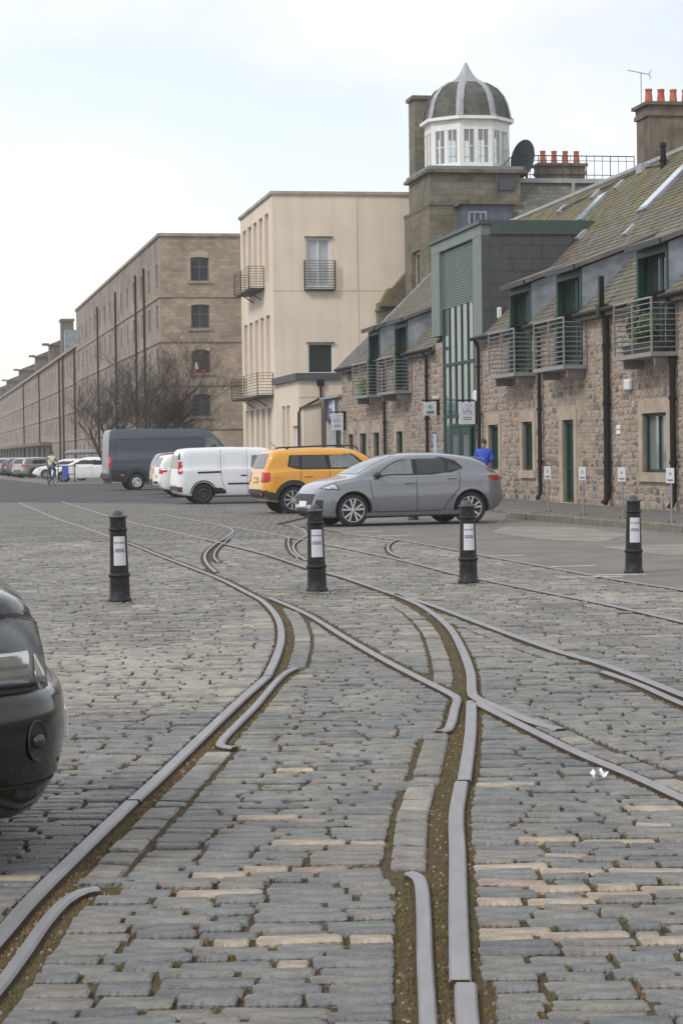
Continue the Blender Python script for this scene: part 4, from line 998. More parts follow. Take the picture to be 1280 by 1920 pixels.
SB().sbox(51.9, 52.0, .55, 1.9, 11.72, 11.78).build('lintel_flashing', M_soot, CB); SB().sbox(51.88, 52.0, .58, 1.9, 6.72, 6.78).build('lintel_flashing', M_soot, CB)
def steel_balcony(s0, s1, n0, n1, z0, z1, nb, face='F'):
    mb = SB(); mb.sbox(s0, s1, n0, n1, z0 - .07, z0)
    if face == 'F':
        for s in (s0 + (s1 - s0) * .25, s0 + (s1 - s0) * .7): mb.st([(s, n0 + .15, z0 - .08), (s, n1, z0 - .5)], .03, 5)
    d = mb.build('balcony', M_dsteel, CB)
    mb = SB(); k = 3 if face == 'F' else 2
    ss = [s0 + (s1 - s0) * i / (k - 1) for i in range(k)]
    if face == 'F':
        for s in ss: mb.st([(s, n0, z0), (s, n0, z1)], .026, 5)
        for s in (s0, s1): mb.st([(s, n1 - .03, z0), (s, n1 - .03, z1)], .02, 5)
    else:
        for n_ in (n0, n1): SB().sbox(s0, s0 + .05, n_ - .03, n_ + .03, z0, z1).build('railing_post', M_dsteel, d, loc=(0, 0, 0))
    if mb.v: mb.build('railing_post', M_dsteel, d, loc=(0, 0, 0))
    for i in range(nb + 1):
        z = z0 + .06 + (z1 - z0 - .06) * i / nb
        if face == 'F': SB().st([(s0, n1, z), (s0, n0, z), (s1, n0, z), (s1, n1, z)], .013, 5).build('bar', M_dsteel, d, loc=(0, 0, 0))
        else: SB().st([(s1, n0, z), (s0, n0, z), (s0, n1, z), (s1, n1, z)], .013, 5).build('bar', M_dsteel, d, loc=(0, 0, 0))
steel_balcony(54.85, 60.1, NF - .78, NF, 9.58, 10.62, 8); steel_balcony(52.4, 61.65, NF - .78, NF, 4.32, 5.36, 7)
steel_balcony(51.75, 52.0, .5, 1.96, 9.28, 10.62, 10, 'E')
# single storey annex with dark roof edge
AN = street_root('cream_annex', 48.5, 1); tag(AN, 'low cream annex with dark roof edge before the tall cream building', 'building')
ops = [(47.8, 48.75, .6, 3.7), (49.1, 50.05, .6, 3.7), (45.35, 47.0, .1, 2.75)]
a = SB(); panel(a, 'F', -.95, 45.1, 52, .05, 4.75, ops, .35); panel(a, 'E', 45.1, -.95, 4.4, .05, 4.75); a.build('wall', M_cream, AN)
mb = SB(); mb.sbox(44.95, 51.98, -1.12, -.6, 4.75, 5.06); mb.sbox(44.95, 45.5, -.6, 4.4, 4.75, 5.06); mb.build('roof_edge', mat('dark_lead', (.075, .075, .08), .6, var=.3), AN)
SB().sbox(45.5, 51.98, -.6, 4.4, 4.75, 4.9).build('roof_flat', M_lead, AN)
for o in ops[:2]: SB().sbox(o[0] - .01, o[1] + .01, -.64, -.58, o[2], o[3]).build('slot_window', M_slot, AN)
SB().sbox(45.36, 46.99, -.80, -.74, .1, 2.74).build('door', M_offw, AN)
SB().sbox(45.092, 45.1, -.95, 4.4, 3.98, 4.01).build('render_joint', M_creamj, AN)
mb = SB(); mb.sbox(44.95, 45.1, -.15, .15, 4.5, 4.78); mb.st([(45.02, 0, 4.5), (45.02, .02, 3.98), (45.0, -.1, 3.9), (44.98, -.9, 3.5), (44.98, -1.0, 3.3), (44.98, -1.02, .2)], .055, 6); mb.build('downpipe', M_black, AN)
mb = SB(); mb.spr([(44.5, -.88, .05), (44.5, -.08, .05), (44.5, -.08, 3.66), (44.5, -.88, 3.5)], (.6, 0, 0)); mb.build('porch_wall', M_cream, AN)
mb = SB(); mb.spr([(44.4, -.98, 3.5), (44.4, -.02, 3.68), (44.4, -.02, 3.74), (44.4, -.98, 3.56)], (.7, 0, 0)); mb.build('porch_coping', M_soot, AN)
EN = street_root('dark_entrance', 42, 0); tag(EN, 'dark glazed entrance link with signed fascia beside the stone gable', 'building')
mb = SB(); mb.sbox(40.0, 44.5, .55, .7, .05, 3.0); mb.build('recess_wall', mat('entrance_dark', (.012, .013, .015), .35, var=.2), EN)
mb = SB(); mb.sbox(40.0, 44.5, .05, .15, 2.95, 3.85); mb.build('fascia', mat('fascia_dark', (.04, .042, .05), .5, var=.15), EN)
mb = SB(); mb.sbox(40.0, 44.5, -.15, 4, 3.85, 3.95); mb.build('roof', M_lead, EN)
SB().sbox(44.1, 44.2, .1, .5, .05, 2.95).build('jamb', M_offw, EN); SB().sbox(40.9, 41.2, .2, .4, .05, 2.95).build('jamb', M_offw, EN)
SB().sbox(40.5, 41.05, .03, .05, 3.1, 3.78).build('fascia_letter', M_offw, EN, loc=None).location.x += 1.35
mb = SB(); mb.poly([(40.55 + .30 * math.cos(a) * k, -.04, 3.44 + .34 * math.sin(a) * k) for k in (1, .62) for a in np.linspace(0, 2 * math.pi, 20, endpoint=False)], [(i, (i + 1) % 20, 20 + (i + 1) % 20, 20 + i) for i in range(20)]); mb.build('fascia_letter', M_offw, EN)
SB().sbox(42.5, 43.2, .03, .05, 3.0, 3.75).build('fascia_logo', mat('logo_blue', (.16, .17, .5), .5, var=.3, scale=6), EN)
for z0, z1, s0, s1 in ((3.45, 3.6, 42.55, 43.0), (3.25, 3.3, 42.6, 43.0), (3.12, 3.16, 42.6, 42.9)): SB().sbox(s0, s1, .02, .029, z0, z1).build('fascia_mark', M_offw, EN)

# ------------------------------------------------------------------ long bonded warehouse range
SLW = .2; UW = Vector((-SLW, 1, 0)).normalized(); PW = Vector((-11.637, 140, 0)); RZW = math.atan2(UW.y, UW.x)
def wroot(name): return empty(name, PW, RZW, off=(0, 0, 0))
WH = wroot('stone_warehouse'); tag(WH, 'five storey sandstone warehouse with arched gable windows and string courses', 'building')
FL = [(12.6, 14.15), (9.9, 11.45), (7.0, 8.55), (4.1, 5.6), (1.2, 2.7)]
cols = [2.0, 6.8, 11.7, 17.2, 21.8, 26.7, 31.5, 36.4, 41.2, 46.0, 51, 55.8, 60.6, 65.4, 70.2]
OP = [(c - .5, c + .5, z0, z1) for c in cols for z0, z1 in FL]
EO = [(2.0, 3.22, z0 - .02, z1 + .0) for z0, z1 in ((12.95, 14.5), (9.85, 11.4), (6.92, 8.45), (4.06, 5.55), (1.2, 2.7))]
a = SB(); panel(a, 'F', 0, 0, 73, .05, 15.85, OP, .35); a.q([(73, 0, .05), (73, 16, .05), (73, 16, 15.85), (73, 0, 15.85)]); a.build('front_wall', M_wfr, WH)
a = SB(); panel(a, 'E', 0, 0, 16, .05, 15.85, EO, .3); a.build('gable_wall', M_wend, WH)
mb = SB(); mb.sbox(-.12, 73.1, -.12, .5, 15.85, 16.05); mb.sbox(-.12, .5, .5, 16, 15.85, 16.05); mb.sbox(0.5, 73, .5, 16, 15.7, 15.8); mb.build('parapet', M_band, WH)
for z in (12.0, 9.07, 6.2, 3.33):
    mb = SB(); mb.sbox(-.08, 73, -.08, -.001, z - .14, z + .08); mb.sbox(-.08, 0, 0, 16, z - .14, z + .08); mb.build('string_course', M_band, WH)
wmesh = None
def place_windows(root, ops, c, recess=.25, w_=1.0):
    proto = {}
    for s0, s1, z0, z1 in ops:
        k = round(z1 - z0, 2)
        if k not in proto:
            b = SB(); fwid = .07
            for bx in ((s0, s0 + fwid, z0, z1), (s1 - fwid, s1, z0, z1), (s0 + fwid, s1 - fwid, z0, z0 + fwid), (s0 + fwid, s1 - fwid, z1 - fwid, z1), ((s0 + s1) / 2 - .03, (s0 + s1) / 2 + .03, z0 + fwid, z1 - fwid)):
                b.sbox(bx[0], bx[1], c + recess - .05, c + recess, bx[2], bx[3])
            o = b.build('window', M_dsteel, root, loc=(0, 0, 0)); g = SB().sbox(s0, s1, c + recess, c + recess + .03, z0, z1).build('pane', M_pane, o, loc=(0, 0, 0)); proto[k] = (o, g, s0, z0)
        else:
            o0, g0, ps, pz = proto[k]; o = o0.copy(); COL.objects.link(o); o.location = (s0 - ps, 0, z0 - pz); g = g0.copy(); COL.objects.link(g); g.parent = o
place_windows(WH, OP, 0)
for o in EO:
    # segmental arched head: stone voussoirs closing the square opening's corners
    b = SB(); s0, s1, z0, z1 = o; m = (s0 + s1) / 2; ar = .07 if z0 > 9 else .15
    arc = [(-.01, s0 + (s1 - s0) * t, z1 - ar + ar * (1 - (2 * t - 1) ** 2)) for t in np.linspace(0, 1, 9)]
    b.spr(arc + [(-.01, s1, z1 + .34), (-.01, m, z1 + .42), (-.01, s0, z1 + .34)], (.1, 0, 0)); b.build('window_head', M_dress, WH)
    SB().sbox(-.1, .2, s0 - .2, s1 + .2, z0 - .16, z0).build('window_sill', M_band, WH)
    for p in ((s0 - .22, s0), (s1, s1 + .22)): SB().sbox(-.012, .1, p[0], p[1], z0, z1 - .1).build('window_jamb', M_wend if False else M_dress, WH) if z0 > 12 else None
    window(WH, 'E', 0, s0, s1, z0, z1, rec=.2, fw_=.08, ver=(.5,), hor=(.6,), frame=mat('bluegrey_frame', (.10, .11, .12), .5, var=.1) if 'bluegrey_frame' not in bpy.data.materials else bpy.data.materials['bluegrey_frame'], glass=M_pane)
for s in (8.8, 14.5, 30.1, 46.9): SB().st([(s, -.15, 14.5), (s, -.15, .1)], .09, 6).build('downpipe', M_black, WH)
M_flower = mat('flower_red', (.6, .06, .03), .6, var=.3, scale=20)
for n_ in (2.2, 2.8): 
    mb = MB().lathe([(0, 0), (.09, 0), (.13, .1), (.1, .16), (0, .2)], 10, (-.02, -n_, 6.93)); o = mb.build('window_pot', M_flower, None); o.parent = None; o.matrix_world = WH.matrix_basis; 
    tag(o, 'left red pot on the sill of the third storey gable window' if n_ < 2.5 else 'right red pot on the sill of the third storey gable window', 'plant pot')
SB().sbox(.12, .14, 2.2, 2.45, 7.15, 7.6).build('window_notice', M_white, WH)
LW = wroot('long_warehouse'); tag(LW, 'long lower sandstone warehouse range receding into the haze on the left', 'building')
FL2 = [(9.9, 11.45), (7.0, 8.55), (4.1, 5.6), (1.2, 2.7)]
cols2 = [76 + 4.85 * i for i in range(56)]
OP2 = [(c - .5, c + .5, z0, z1) for c in cols2 for z0, z1 in FL2]
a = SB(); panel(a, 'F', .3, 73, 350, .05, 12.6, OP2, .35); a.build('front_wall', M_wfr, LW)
place_windows(LW, OP2, .3)
mb = SB(); mb.spr([(73, .1, 12.6), (73, 7, 16.0), (73, 14, 12.6)], (277, 0, 0)); mb.build('roof', mat('slate_far', (.12, .12, .125), .8, var=.3, scale=.5), LW)
mb = SB(); mb.sbox(73.01, 350, -.02, .3, 12.45, 12.75); mb.build('eaves', M_band, LW)
for z in (9.07, 6.2, 3.33): SB().sbox(73.01, 350, .2, .299, z - .14, z + .08).build('string_course', M_band, LW)
for s in (78, 95, 101, 140, 180): SB().st([(s, .1, 12.5), (s, .1, .1)], .11, 6).build('downpipe', M_black, LW)
SB().sbox(98, 101, .32, 1.6, 12.4, 16.5).build('chimney_gable', M_soot, LW); SB().sbox(97.9, 101.1, .2, 1.7, 16.5, 16.75).build('chimney_gable_cap', M_soot, LW)
for s, z in ((84, 15.2), (96, 15.4)): SB().sbox(s, s + 3, .5 if s > 90 else 1.2, 4.5, 12.4, z).build('roof_dormer', M_lead, LW)
for s in (120, 150, 195, 240, 285, 325):
    b = SB(); b.sbox(s, s + 2.4, .32, 6, 12.4, 15.0); b.spr([(s - .3, .1, 15.0), (s - .3, 3.2, 16.2), (s - .3, 6.2, 15.0)], (3.0, 0, 0)); b.sbox(s + .6, s + 1.8, -.5, .3, 15.0, 15.25); b.build('hoist_dormer', M_soot, LW)
SB().sbox(118, 349, -1.2, .29, 2.9, 3.3).build('loading_canopy', M_soot, LW)
for s in range(120, 348, 12): SB().sbox(s, s + 5, .1, .28, .1, 2.6).build('loading_door', M_dsteel, LW)
# ================================================================== VEHICLES
M_tyre = mat('tyre_rubber', (0.018, 0.018, 0.019), 0.75, var=0.2, scale=12)
M_alloy = mat('alloy_silver', (0.55, 0.56, 0.58), 0.3, metal=0.7, var=0.05)
M_wblack = mat('wheel_black', (0.02, 0.02, 0.022), 0.4, var=0.1)
M_cglass = mat('car_glass_dark', (0.018, 0.022, 0.024), 0.04, var=0, spec=0.8)
M_cglass_view = mat('car_glass_painted_view', (0.17, 0.205, 0.20), 0.05, var=0.45, scale=1.8, spec=0.8)  # opaque; the pale light seen through the windows is put into the colour
M_trim = mat('black_trim', (0.018, 0.018, 0.02), 0.55, var=0.1)
M_plas = mat('grey_plastic', (0.032, 0.033, 0.035), 0.65, var=0.15)
M_redl = mat('red_lamp', (0.42, 0.012, 0.012), 0.12, var=0.25, scale=8, spec=.7)
M_orl = mat('amber_lamp', (0.6, 0.16, 0.02), 0.2, var=0)
M_clear = mat('clear_lamp', (0.42, 0.44, 0.47), 0.08, var=0.55, scale=9, metal=0.35, spec=.8)
M_plate = mat('plate_yellow', (0.62, 0.5, 0.08), 0.4, var=0.05); M_platew = mat('plate_white', (0.7, 0.7, 0.7), 0.4, var=0.05)
def paint(name, c, metal=0.0, rough=0.32, coat=0.7): return mat(name, c, rough, metal=metal, var=0.03, scale=2, coat=coat)

def gsmooth(xs, zs, sig):
    xs = np.array(xs, float); n = 600; g = np.linspace(xs[0], xs[-1], n); v = np.interp(g, xs, np.array(zs, float))
    dx = g[1] - g[0]; k = int(3 * sig / dx) + 1; ker = np.exp(-.5 * (np.arange(-k, k + 1) * dx / sig) ** 2); ker /= ker.sum()
    pad = np.concatenate([2 * v[0] - v[k:0:-1], v, 2 * v[-1] - v[-2:-k - 2:-1]])
    return g, np.convolve(pad, ker, 'valid')

class Car:
    def __init__(s, name, label, cat, pos, heading, L, Wd, top, bot, belt, axles, r, paintm, tum=.16, group=None, nose=.30, tail=.22, nround=.16, tround=.10, sig=.03, fast=False, arch=1.14, crown=0.0):
        s.L, s.Wd, s.r, s.axles = L, Wd, r, axles
        s.root = empty(name, (pos[0], pos[1], 0), heading); tag(s.root, label, cat, group)
        gx, gz = gsmooth([p[0] for p in top], [p[1] for p in top], sig); bx, bz = gsmooth([p[0] for p in bot], [p[1] for p in bot], .04)
        ztop = lambda x: float(np.interp(x, gx, gz)); zbot = lambda x: float(np.interp(x, bx, bz)); zbelt = lambda x: float(np.interp(x, [p[0] for p in belt], [p[1] for p in belt]))
        hmax = max(p[1] for p in top)
        def hw(x):
            w = Wd / 2
            if x < tail: w -= tround * ((tail - x) / tail) ** 2.2
            if x > L - nose: w -= nround * ((x - (L - nose)) / nose) ** 2.2
            return w
        st = sorted(set([0, .006, .015, .03, .05, .075, .1, .14, .19, .25, .32, .4] + list(np.linspace(.5, L - .5, 26 if not fast else 16)) + [L - d for d in (0, .004, .012, .025, .045, .07, .1, .14, .19, .25, .32, .4)]))
        rings = []
        for x in st:
            zt, zb = ztop(x), zbot(x); zb = min(zb, zt - .08); zl = min(zbelt(x), zt - min(.10, (zt - zb) * .35)); w = hw(x)
            gc = max(0., min(1., (zt - zl) / .40)); hg = max(0., min(1., (zt - zl) / max(.2, hmax - zbelt(L * .5)))); ht = w - .03 - tum * hg
            C = [(0, zb), (w - .16, zb), (w - .035, zb + min(.07, .2 * (zl - zb))), (w, zb + .42 * (zl - zb)), (w - .004, zb + .75 * (zl - zb)), (w - .014, zl), (w - .03 - .06 * gc * tum / .16, zl + (.05 * gc + .25 * (1 - gc) * (zt - zl))), (ht + .035 * gc - .03 * (1 - gc), zt - (.035 + .09 * gc) * min(1, (zt - zl) / .1)), (ht - .06 - .05 * gc, zt - .012 - .014 * gc - crown * .35), (ht - .32, zt - .003 - crown * .1), (0, zt)]
            P = [np.array(c) for c in C]; P = [np.array((-P[1][0], P[1][1]))] + P + [np.array((-P[-2][0], P[-2][1]))]
            half = []
            for i in range(1, len(P) - 2):
                a, b, c, d = P[i - 1:i + 3]
                for t in (0, .34, .67) if not fast else (0, .5):
                    q = .5 * (2 * b + (c - a) * t + (2 * a - 5 * b + 4 * c - d) * t * t + (3 * b - a - 3 * c + d) * t ** 3); half.append((max(q[0], 0), min(max(q[1], zb - .0), zt)))
            half.append((0, zt))
            rings.append([(x, y, z) for y, z in half] + [(x, -y, z) for y, z in half[-2:0:-1]])
        k = len(rings[0]); V = [(x - L / 2, y, z) for rg in rings for x, y, z in rg]
        F_ = [(i * k + j, i * k + (j + 1) % k, (i + 1) * k + (j + 1) % k, (i + 1) * k + j) for i in range(len(rings) - 1) for j in range(k)]
        F_ += [tuple(range(k))[::-1], tuple(range((len(rings) - 1) * k, len(rings) * k))]
        s.bvh = BVHTree.FromPolygons([Vector(v) for v in V], F_)
        s.body = MB().poly(V, F_).build('body', paintm, s.root)
        s.body.data.materials.append(M_plas)
        # wheel arches cut out of the body
        cb = MB()
        for ax in axles:
            for sg in (-1, 1):
                cb.lathe([(0, -.26), (r * arch, -.26), (r * arch, .26), (0, .26)], 28, (ax - L / 2, sg * (Wd / 2 - .02), r * 1.0), 'y')
        cut = cb.build('cutter', M_trim, s.root); bpy.context.view_layer.update()
        for ob_ in (cut, s.body):
            bm = bmesh.new(); bm.from_mesh(ob_.data); bmesh.ops.remove_doubles(bm, verts=bm.verts, dist=1e-4); bmesh.ops.dissolve_degenerate(bm, edges=bm.edges, dist=1e-5); bmesh.ops.recalc_face_normals(bm, faces=bm.faces); bm.to_mesh(ob_.data); bm.free()
        md = s.body.modifiers.new('arches', 'BOOLEAN'); md.object = cut; md.operation = 'DIFFERENCE'; md.solver = 'EXACT'
        s.body.data.materials.append(M_trim)
        dg = bpy.context.evaluated_depsgraph_get(); me = bpy.data.meshes.new_from_object(s.body.evaluated_get(dg)); s.body.modifiers.clear()
        if len(me.polygons) > 100: s.body.data = me; me.name = 'body'
        bpy.data.objects.remove(cut)
        smooth_angle(s.body, 38)
    def cast(s, axis, u, v, off):
        L = s.L / 2
        if axis in ('l', 'r'):
            sg = 1 if axis == 'l' else -1; o, d = Vector((u - L, sg * 4, v)), Vector((0, -sg, 0))
        elif axis == 'f': o, d = Vector((L + 3, u, v)), Vector((-1, 0, 0))
        elif axis == 'b': o, d = Vector((-L - 3, u, v)), Vector((1, 0, 0))
        else: o, d = Vector((u - L, v, 5)), Vector((0, 0, -1))
        h, n, _, _ = s.bvh.ray_cast(o, d)
        if h is None: return None
        if n.dot(d) > 0: n = -n
        return h + n * off
    def patch(s, axis, poly, m, name, off=.005, nu=14, nv=10, parent=None, smooth=True):
        vs = [p[1] for p in poly]; v0, v1 = min(vs), max(vs); rows = []; last = None
        for j in range(nv + 1):
            v = v0 + (v1 - v0) * (j / nv) * .998 + (v1 - v0) * .001; us = []
            for i in range(len(poly)):
                a, b = poly[i], poly[(i + 1) % len(poly)]
                if (a[1] - v) * (b[1] - v) <= 0 and a[1] != b[1]: us.append(a[0] + (b[0] - a[0]) * (v - a[1]) / (b[1] - a[1]))
            if len(us) < 2: us = [us[0] if us else poly[0][0]] * 2
            rows.append([(min(us) + (max(us) - min(us)) * i / nu, v) for i in range(nu + 1)])
        V = []; bad = set()
        for rw in rows:
            for u, v in rw:
                h = s.cast(axis, u, v, off)
                if h is None: bad.add(len(V)); h = Vector((0, 0, .5))
                V.append(h)
        F_ = [(j * (nu + 1) + i, j * (nu + 1) + i + 1, (j + 1) * (nu + 1) + i + 1, (j + 1) * (nu + 1) + i) for j in range(nv) for i in range(nu)]
        F_ = [f for f in F_ if not bad & set(f) and max((V[f[i]] - V[f[i - 1]]).length for i in range(4)) < .34]
        use = sorted({i for f in F_ for i in f}); rm = {i: k for k, i in enumerate(use)}; V = [V[i] for i in use]; F_ = [tuple(rm[i] for i in f) for f in F_]
        o = MB().poly(V, F_).build(name, m, parent or s.root, smooth=smooth, fix=False)
        return o
    def sides(s, poly, m, name, off=.005, **k):
        for a in 'lr': s.patch(a, poly, m, name, off, **k)
    def strip(s, axes, path, wd, m, name, off=.004):
        for ax in axes:
            V = []; n = 0; pts = []
            for i in range(len(path) - 1):
                a, b = path[i], path[i + 1]; q = max(2, int(math.hypot(b[0] - a[0], b[1] - a[1]) / .05))
                pts += [(a[0] + (b[0] - a[0]) * t / q, a[1] + (b[1] - a[1]) * t / q) for t in range(q)]
            pts.append(path[-1])
            for i, p in enumerate(pts):
                a, b = pts[max(0, i - 1)], pts[min(len(pts) - 1, i + 1)]; d = math.hypot(b[0] - a[0], b[1] - a[1]) or 1; nx, nz = -(b[1] - a[1]) / d * wd / 2, (b[0] - a[0]) / d * wd / 2
                h1, h2 = s.cast(ax, p[0] + nx, p[1] + nz, off), s.cast(ax, p[0] - nx, p[1] - nz, off)
                if h1 is None or h2 is None: continue
                V += [h1, h2]
            MB().poly(V, [(2 * i, 2 * i + 1, 2 * i + 3, 2 * i + 2) for i in range(len(V) // 2 - 1)]).build(name, m, s.root, fix=False)
    def blob(s, axes, u, v, size, m, name, off=.0, bev=.012):
        for ax in axes:
            h = s.cast(ax, u, v, off)
            if h is None: continue
            o = MB().box(-size[0] / 2, size[0] / 2, -size[1] / 2, size[1] / 2, -size[2] / 2, size[2] / 2).build(name, m, s.root, loc=h, bevel=bev)
    def mirror(s, u, v, m, sz=(.10, .20, .14)):
        for ax in 'lr':
            h = s.cast(ax, u, v, 0); sg = 1 if ax == 'l' else -1
            bm = bmesh.new(); bmesh.ops.create_uvsphere(bm, u_segments=12, v_segments=8, radius=.5); me = bpy.data.meshes.new('mirror'); bm.to_mesh(me); bm.free(); me.materials.append(m)
            me.polygons.foreach_set('use_smooth', [True] * len(me.polygons))
            o = bpy.data.objects.new('mirror', me); COL.objects.link(o); o.parent = s.root; o.location = h + Vector((-.01, sg * sz[1] * .45, .03)); o.scale = sz
    def wheels(s, style='spoke', n=5, rimm=None, rr=.68, wd=.2, hub=None):
        r, tw = s.r, wd
        for ax in s.axles:
            for sg in (-1, 1):
                w = empty('wheel', (ax - s.L / 2, sg * (s.Wd / 2 - tw / 2 - .035), r)); w.parent = s.root
                t = MB().lathe([(r * rr, -tw / 2 + .01), (r * .9, -tw / 2), (r * .975, -tw * .4), (r, -tw * .25), (r, tw * .25), (r * .975, tw * .4), (r * .9, tw / 2), (r * rr, tw / 2 - .01), (r * rr, -tw / 2 + .01)], 32, (0, 0, 0), 'y').build('tyre', M_tyre, w, loc=(0, 0, 0)); smooth_angle(t, 50)
                yo = sg * (tw / 2 - .03); mb = MB(); R1 = r * rr
                d = MB().lathe([(0, yo - sg * .045), (R1 * .98, yo - sg * .045), (R1 * 1.01, yo + sg * .02)], 28, (0, 0, 0), 'y').build('rim_well', M_wblack, w, loc=(0, 0, 0))
                mb.lathe([(R1 * .93, yo - sg * .02), (R1 * .95, yo + sg * .016), (R1 * 1.02, yo + sg * .016), (R1 * 1.02, yo - sg * .02)], 28, (0, 0, 0), 'y')
                mb.lathe([(R1 * .2, yo - sg * .04), (R1 * .2, yo + sg * .0), (R1 * .12, yo + sg * .012), (0, yo + sg * .012)], 14, (0, 0, 0), 'y')
                if style == 'spoke':
                    for i in range(n):
                        for da in ((-.16, .16) if n <= 6 else (0,)):
                            a = i * 2 * math.pi / n + .3; a2 = a + da
                            c1, s1, c2, s2 = math.cos(a + da * .3), math.sin(a + da * .3), math.cos(a2 * 1.0), math.sin(a2)
                            p0 = Vector((c1, 0, s1)) * R1 * .15; p1 = Vector((math.cos(a + da * 1.5), 0, math.sin(a + da * 1.5))) * R1 * .96
                            dv = (p1 - p0).normalized(); pv = Vector((-dv.z, 0, dv.x)); w0, w1 = R1 * .06, R1 * .085
                            q = [p0 + pv * w0, p0 - pv * w0, p1 - pv * w1, p1 + pv * w1]; q = [Vector((v.x, yo - sg * .012, v.z)) for v in q]; mb.prism(q, (0, sg * .024, 0))
                else:
                    mb.lathe([(R1 * .2, yo - sg * .005), (R1 * .55, yo + sg * .012), (R1 * .8, yo - sg * .008), (R1 * .94, yo + sg * .005)], 28, (0, 0, 0), 'y')
                mb.build('rim', rimm or M_alloy, w, loc=(0, 0, 0))
    def plate(s, axis, z, m, w=.5, h=.11, txt=None, y=0):
        p = s.patch(axis, [(y - w / 2, z), (y + w / 2, z), (y + w / 2, z + h), (y - w / 2, z + h)], m, 'number_plate', .012, 4, 2, smooth=False)
        return p

def car_pos(contact, heading, L, Wd, ax, side):
    """root position from the ground contact of one near wheel"""
    lx, ly = ax - L / 2, side * (Wd / 2 - .12); c, s = math.cos(heading), math.sin(heading)
    return (contact[0] - (lx * c - ly * s), contact[1] - (lx * s + ly * c))

# ------------------------------------------------------------------ silver crossover
hd = R(180 + 18); L, Wd = 4.19, 1.80; ax = (.79, 3.37)
M_silver = paint('silver_grey_paint', (0.20, 0.21, 0.235), 0.35, .20, 1.0)
c = Car('silver_crossover', 'silver grey crossover car parked broadside before the stone building', 'car', car_pos((.22, 43.75), hd, L, Wd, ax[1], 1), hd, L, Wd,
    [(0, .60), (.012, .78), (.03, .93), (.07, 1.03), (.24, 1.17), (.42, 1.31), (.56, 1.38), (.75, 1.425), (1.0, 1.465), (1.4, 1.505), (1.9, 1.51), (2.2, 1.49), (2.5, 1.43), (2.8, 1.30), (3.05, 1.17), (3.28, 1.045), (3.36, 1.02), (3.7, .965), (3.95, .885), (4.06, .80), (4.13, .70), (4.17, .56), (4.19, .44)],
    [(0, .46), (.05, .36), (.3, .27), (.8, .20), (3.4, .18), (3.95, .19), (4.12, .22), (4.19, .32)], [(0, .98), (.6, 1.02), (1.4, 1.0), (3.1, .955), (3.5, .90), (4.19, .70)], ax, .340, M_silver, tum=.20, nround=.34, nose=.55, tround=.24, tail=.45, crown=.03, arch=1.12)
c.sides([(2.92, 1.0), (2.66, 1.20), (2.42, 1.33), (2.12, 1.40), (1.4, 1.41), (1.1, 1.33), (.92, 1.17), (1.25, 1.07), (1.9, 1.01)], M_trim, 'window_surround', .003)
c.sides([(2.86, 1.03), (2.62, 1.205), (2.38, 1.325), (2.10, 1.375), (2.06, 1.375), (2.04, 1.04)], M_cglass_view, 'front_side_window', .006)
c.sides([(1.94, 1.04), (1.95, 1.375), (1.44, 1.375), (1.32, 1.30), (1.34, 1.08), (1.6, 1.05)], M_cglass, 'rear_side_window', .006)
c.sides([(1.28, 1.10), (1.27, 1.29), (1.15, 1.27), (.98, 1.17)], M_cglass, 'quarter_window', .006)
c.patch('f', [(-.62, 1.08), (.62, 1.08), (.50, 1.45), (-.50, 1.45)], M_cglass_view, 'windscreen', .006)
c.patch('b', [(-.56, 1.07), (.56, 1.07), (.46, 1.38), (-.46, 1.38)], M_cglass, 'rear_window', .006)
c.sides([(.88, .19), (3.1, .19), (3.1, .29), (.88, .31)], M_silver, 'sill', .012)
c.strip('lr', [(2.0, 1.0), (1.99, .55), (2.0, .30), (2.9, .30)], .012, M_trim, 'door_seam'); c.strip('lr', [(3.02, .97), (2.98, .7), (2.9, .30)], .012, M_trim, 'door_seam'); c.strip('lr', [(1.02, 1.10), (1.06, .75), (1.3, .5), (1.42, .31), (2.0, .30)], .012, M_trim, 'door_seam')
c.strip('lr', [(.9, .205), (3.1, .20)], .02, M_trim, 'sill_line')
c.blob('lr', 2.16, .885, (.21, .03, .032), M_silver, 'door_handle', .012); c.blob('lr', 1.22, .96, (.21, .03, .032), M_silver, 'door_handle', .012)
c.mirror(2.86, 1.02, M_trim, (.13, .2, .13))
c.sides([(3.66, .755), (3.97, .765), (4.02, .80), (3.74, .90)], M_trim, 'headlamp_surround', .003); c.sides([(3.70, .775), (3.95, .780), (3.99, .80), (3.76, .88)], M_clear, 'headlamp', .006)
c.patch('f', [(-.55, .46), (.55, .46), (.60, .68), (-.60, .68)], M_trim, 'grille', .006); c.patch('f', [(-.45, .27), (.45, .27), (.40, .38), (-.40, .38)], M_trim, 'lower_grille', .006); c.plate('f', .42, M_platew)
c.patch('f', [(.62, .36), (.76, .36), (.78, .56), (.66, .56)], M_trim, 'front_vent', .006); c.patch('f', [(-.78, .36), (-.62, .36), (-.66, .56), (-.76, .56)], M_trim, 'front_vent', .006)
c.sides([(.05, .93), (.09, .99), (.38, 1.02), (.42, .98), (.22, .90)], M_redl, 'tail_lamp', .006)
c.sides([(.06, 1.01), (.12, 1.03), (.40, 1.035), (.42, 1.02)], M_clear, 'tail_lamp_lens', .007)
c.patch('b', [(-.5, .50), (.5, .50), (.5, .66), (-.5, .66)], M_trim, 'rear_bumper_insert', .006)
MB().prism([(-.5 * L + .30, -.44, 1.335), (-.5 * L + .85, -.46, 1.40), (-.5 * L + .85, .46, 1.40), (-.5 * L + .30, .44, 1.335)], (0, 0, .035)).build('roof_spoiler', M_silver, c.root, bevel=.01)
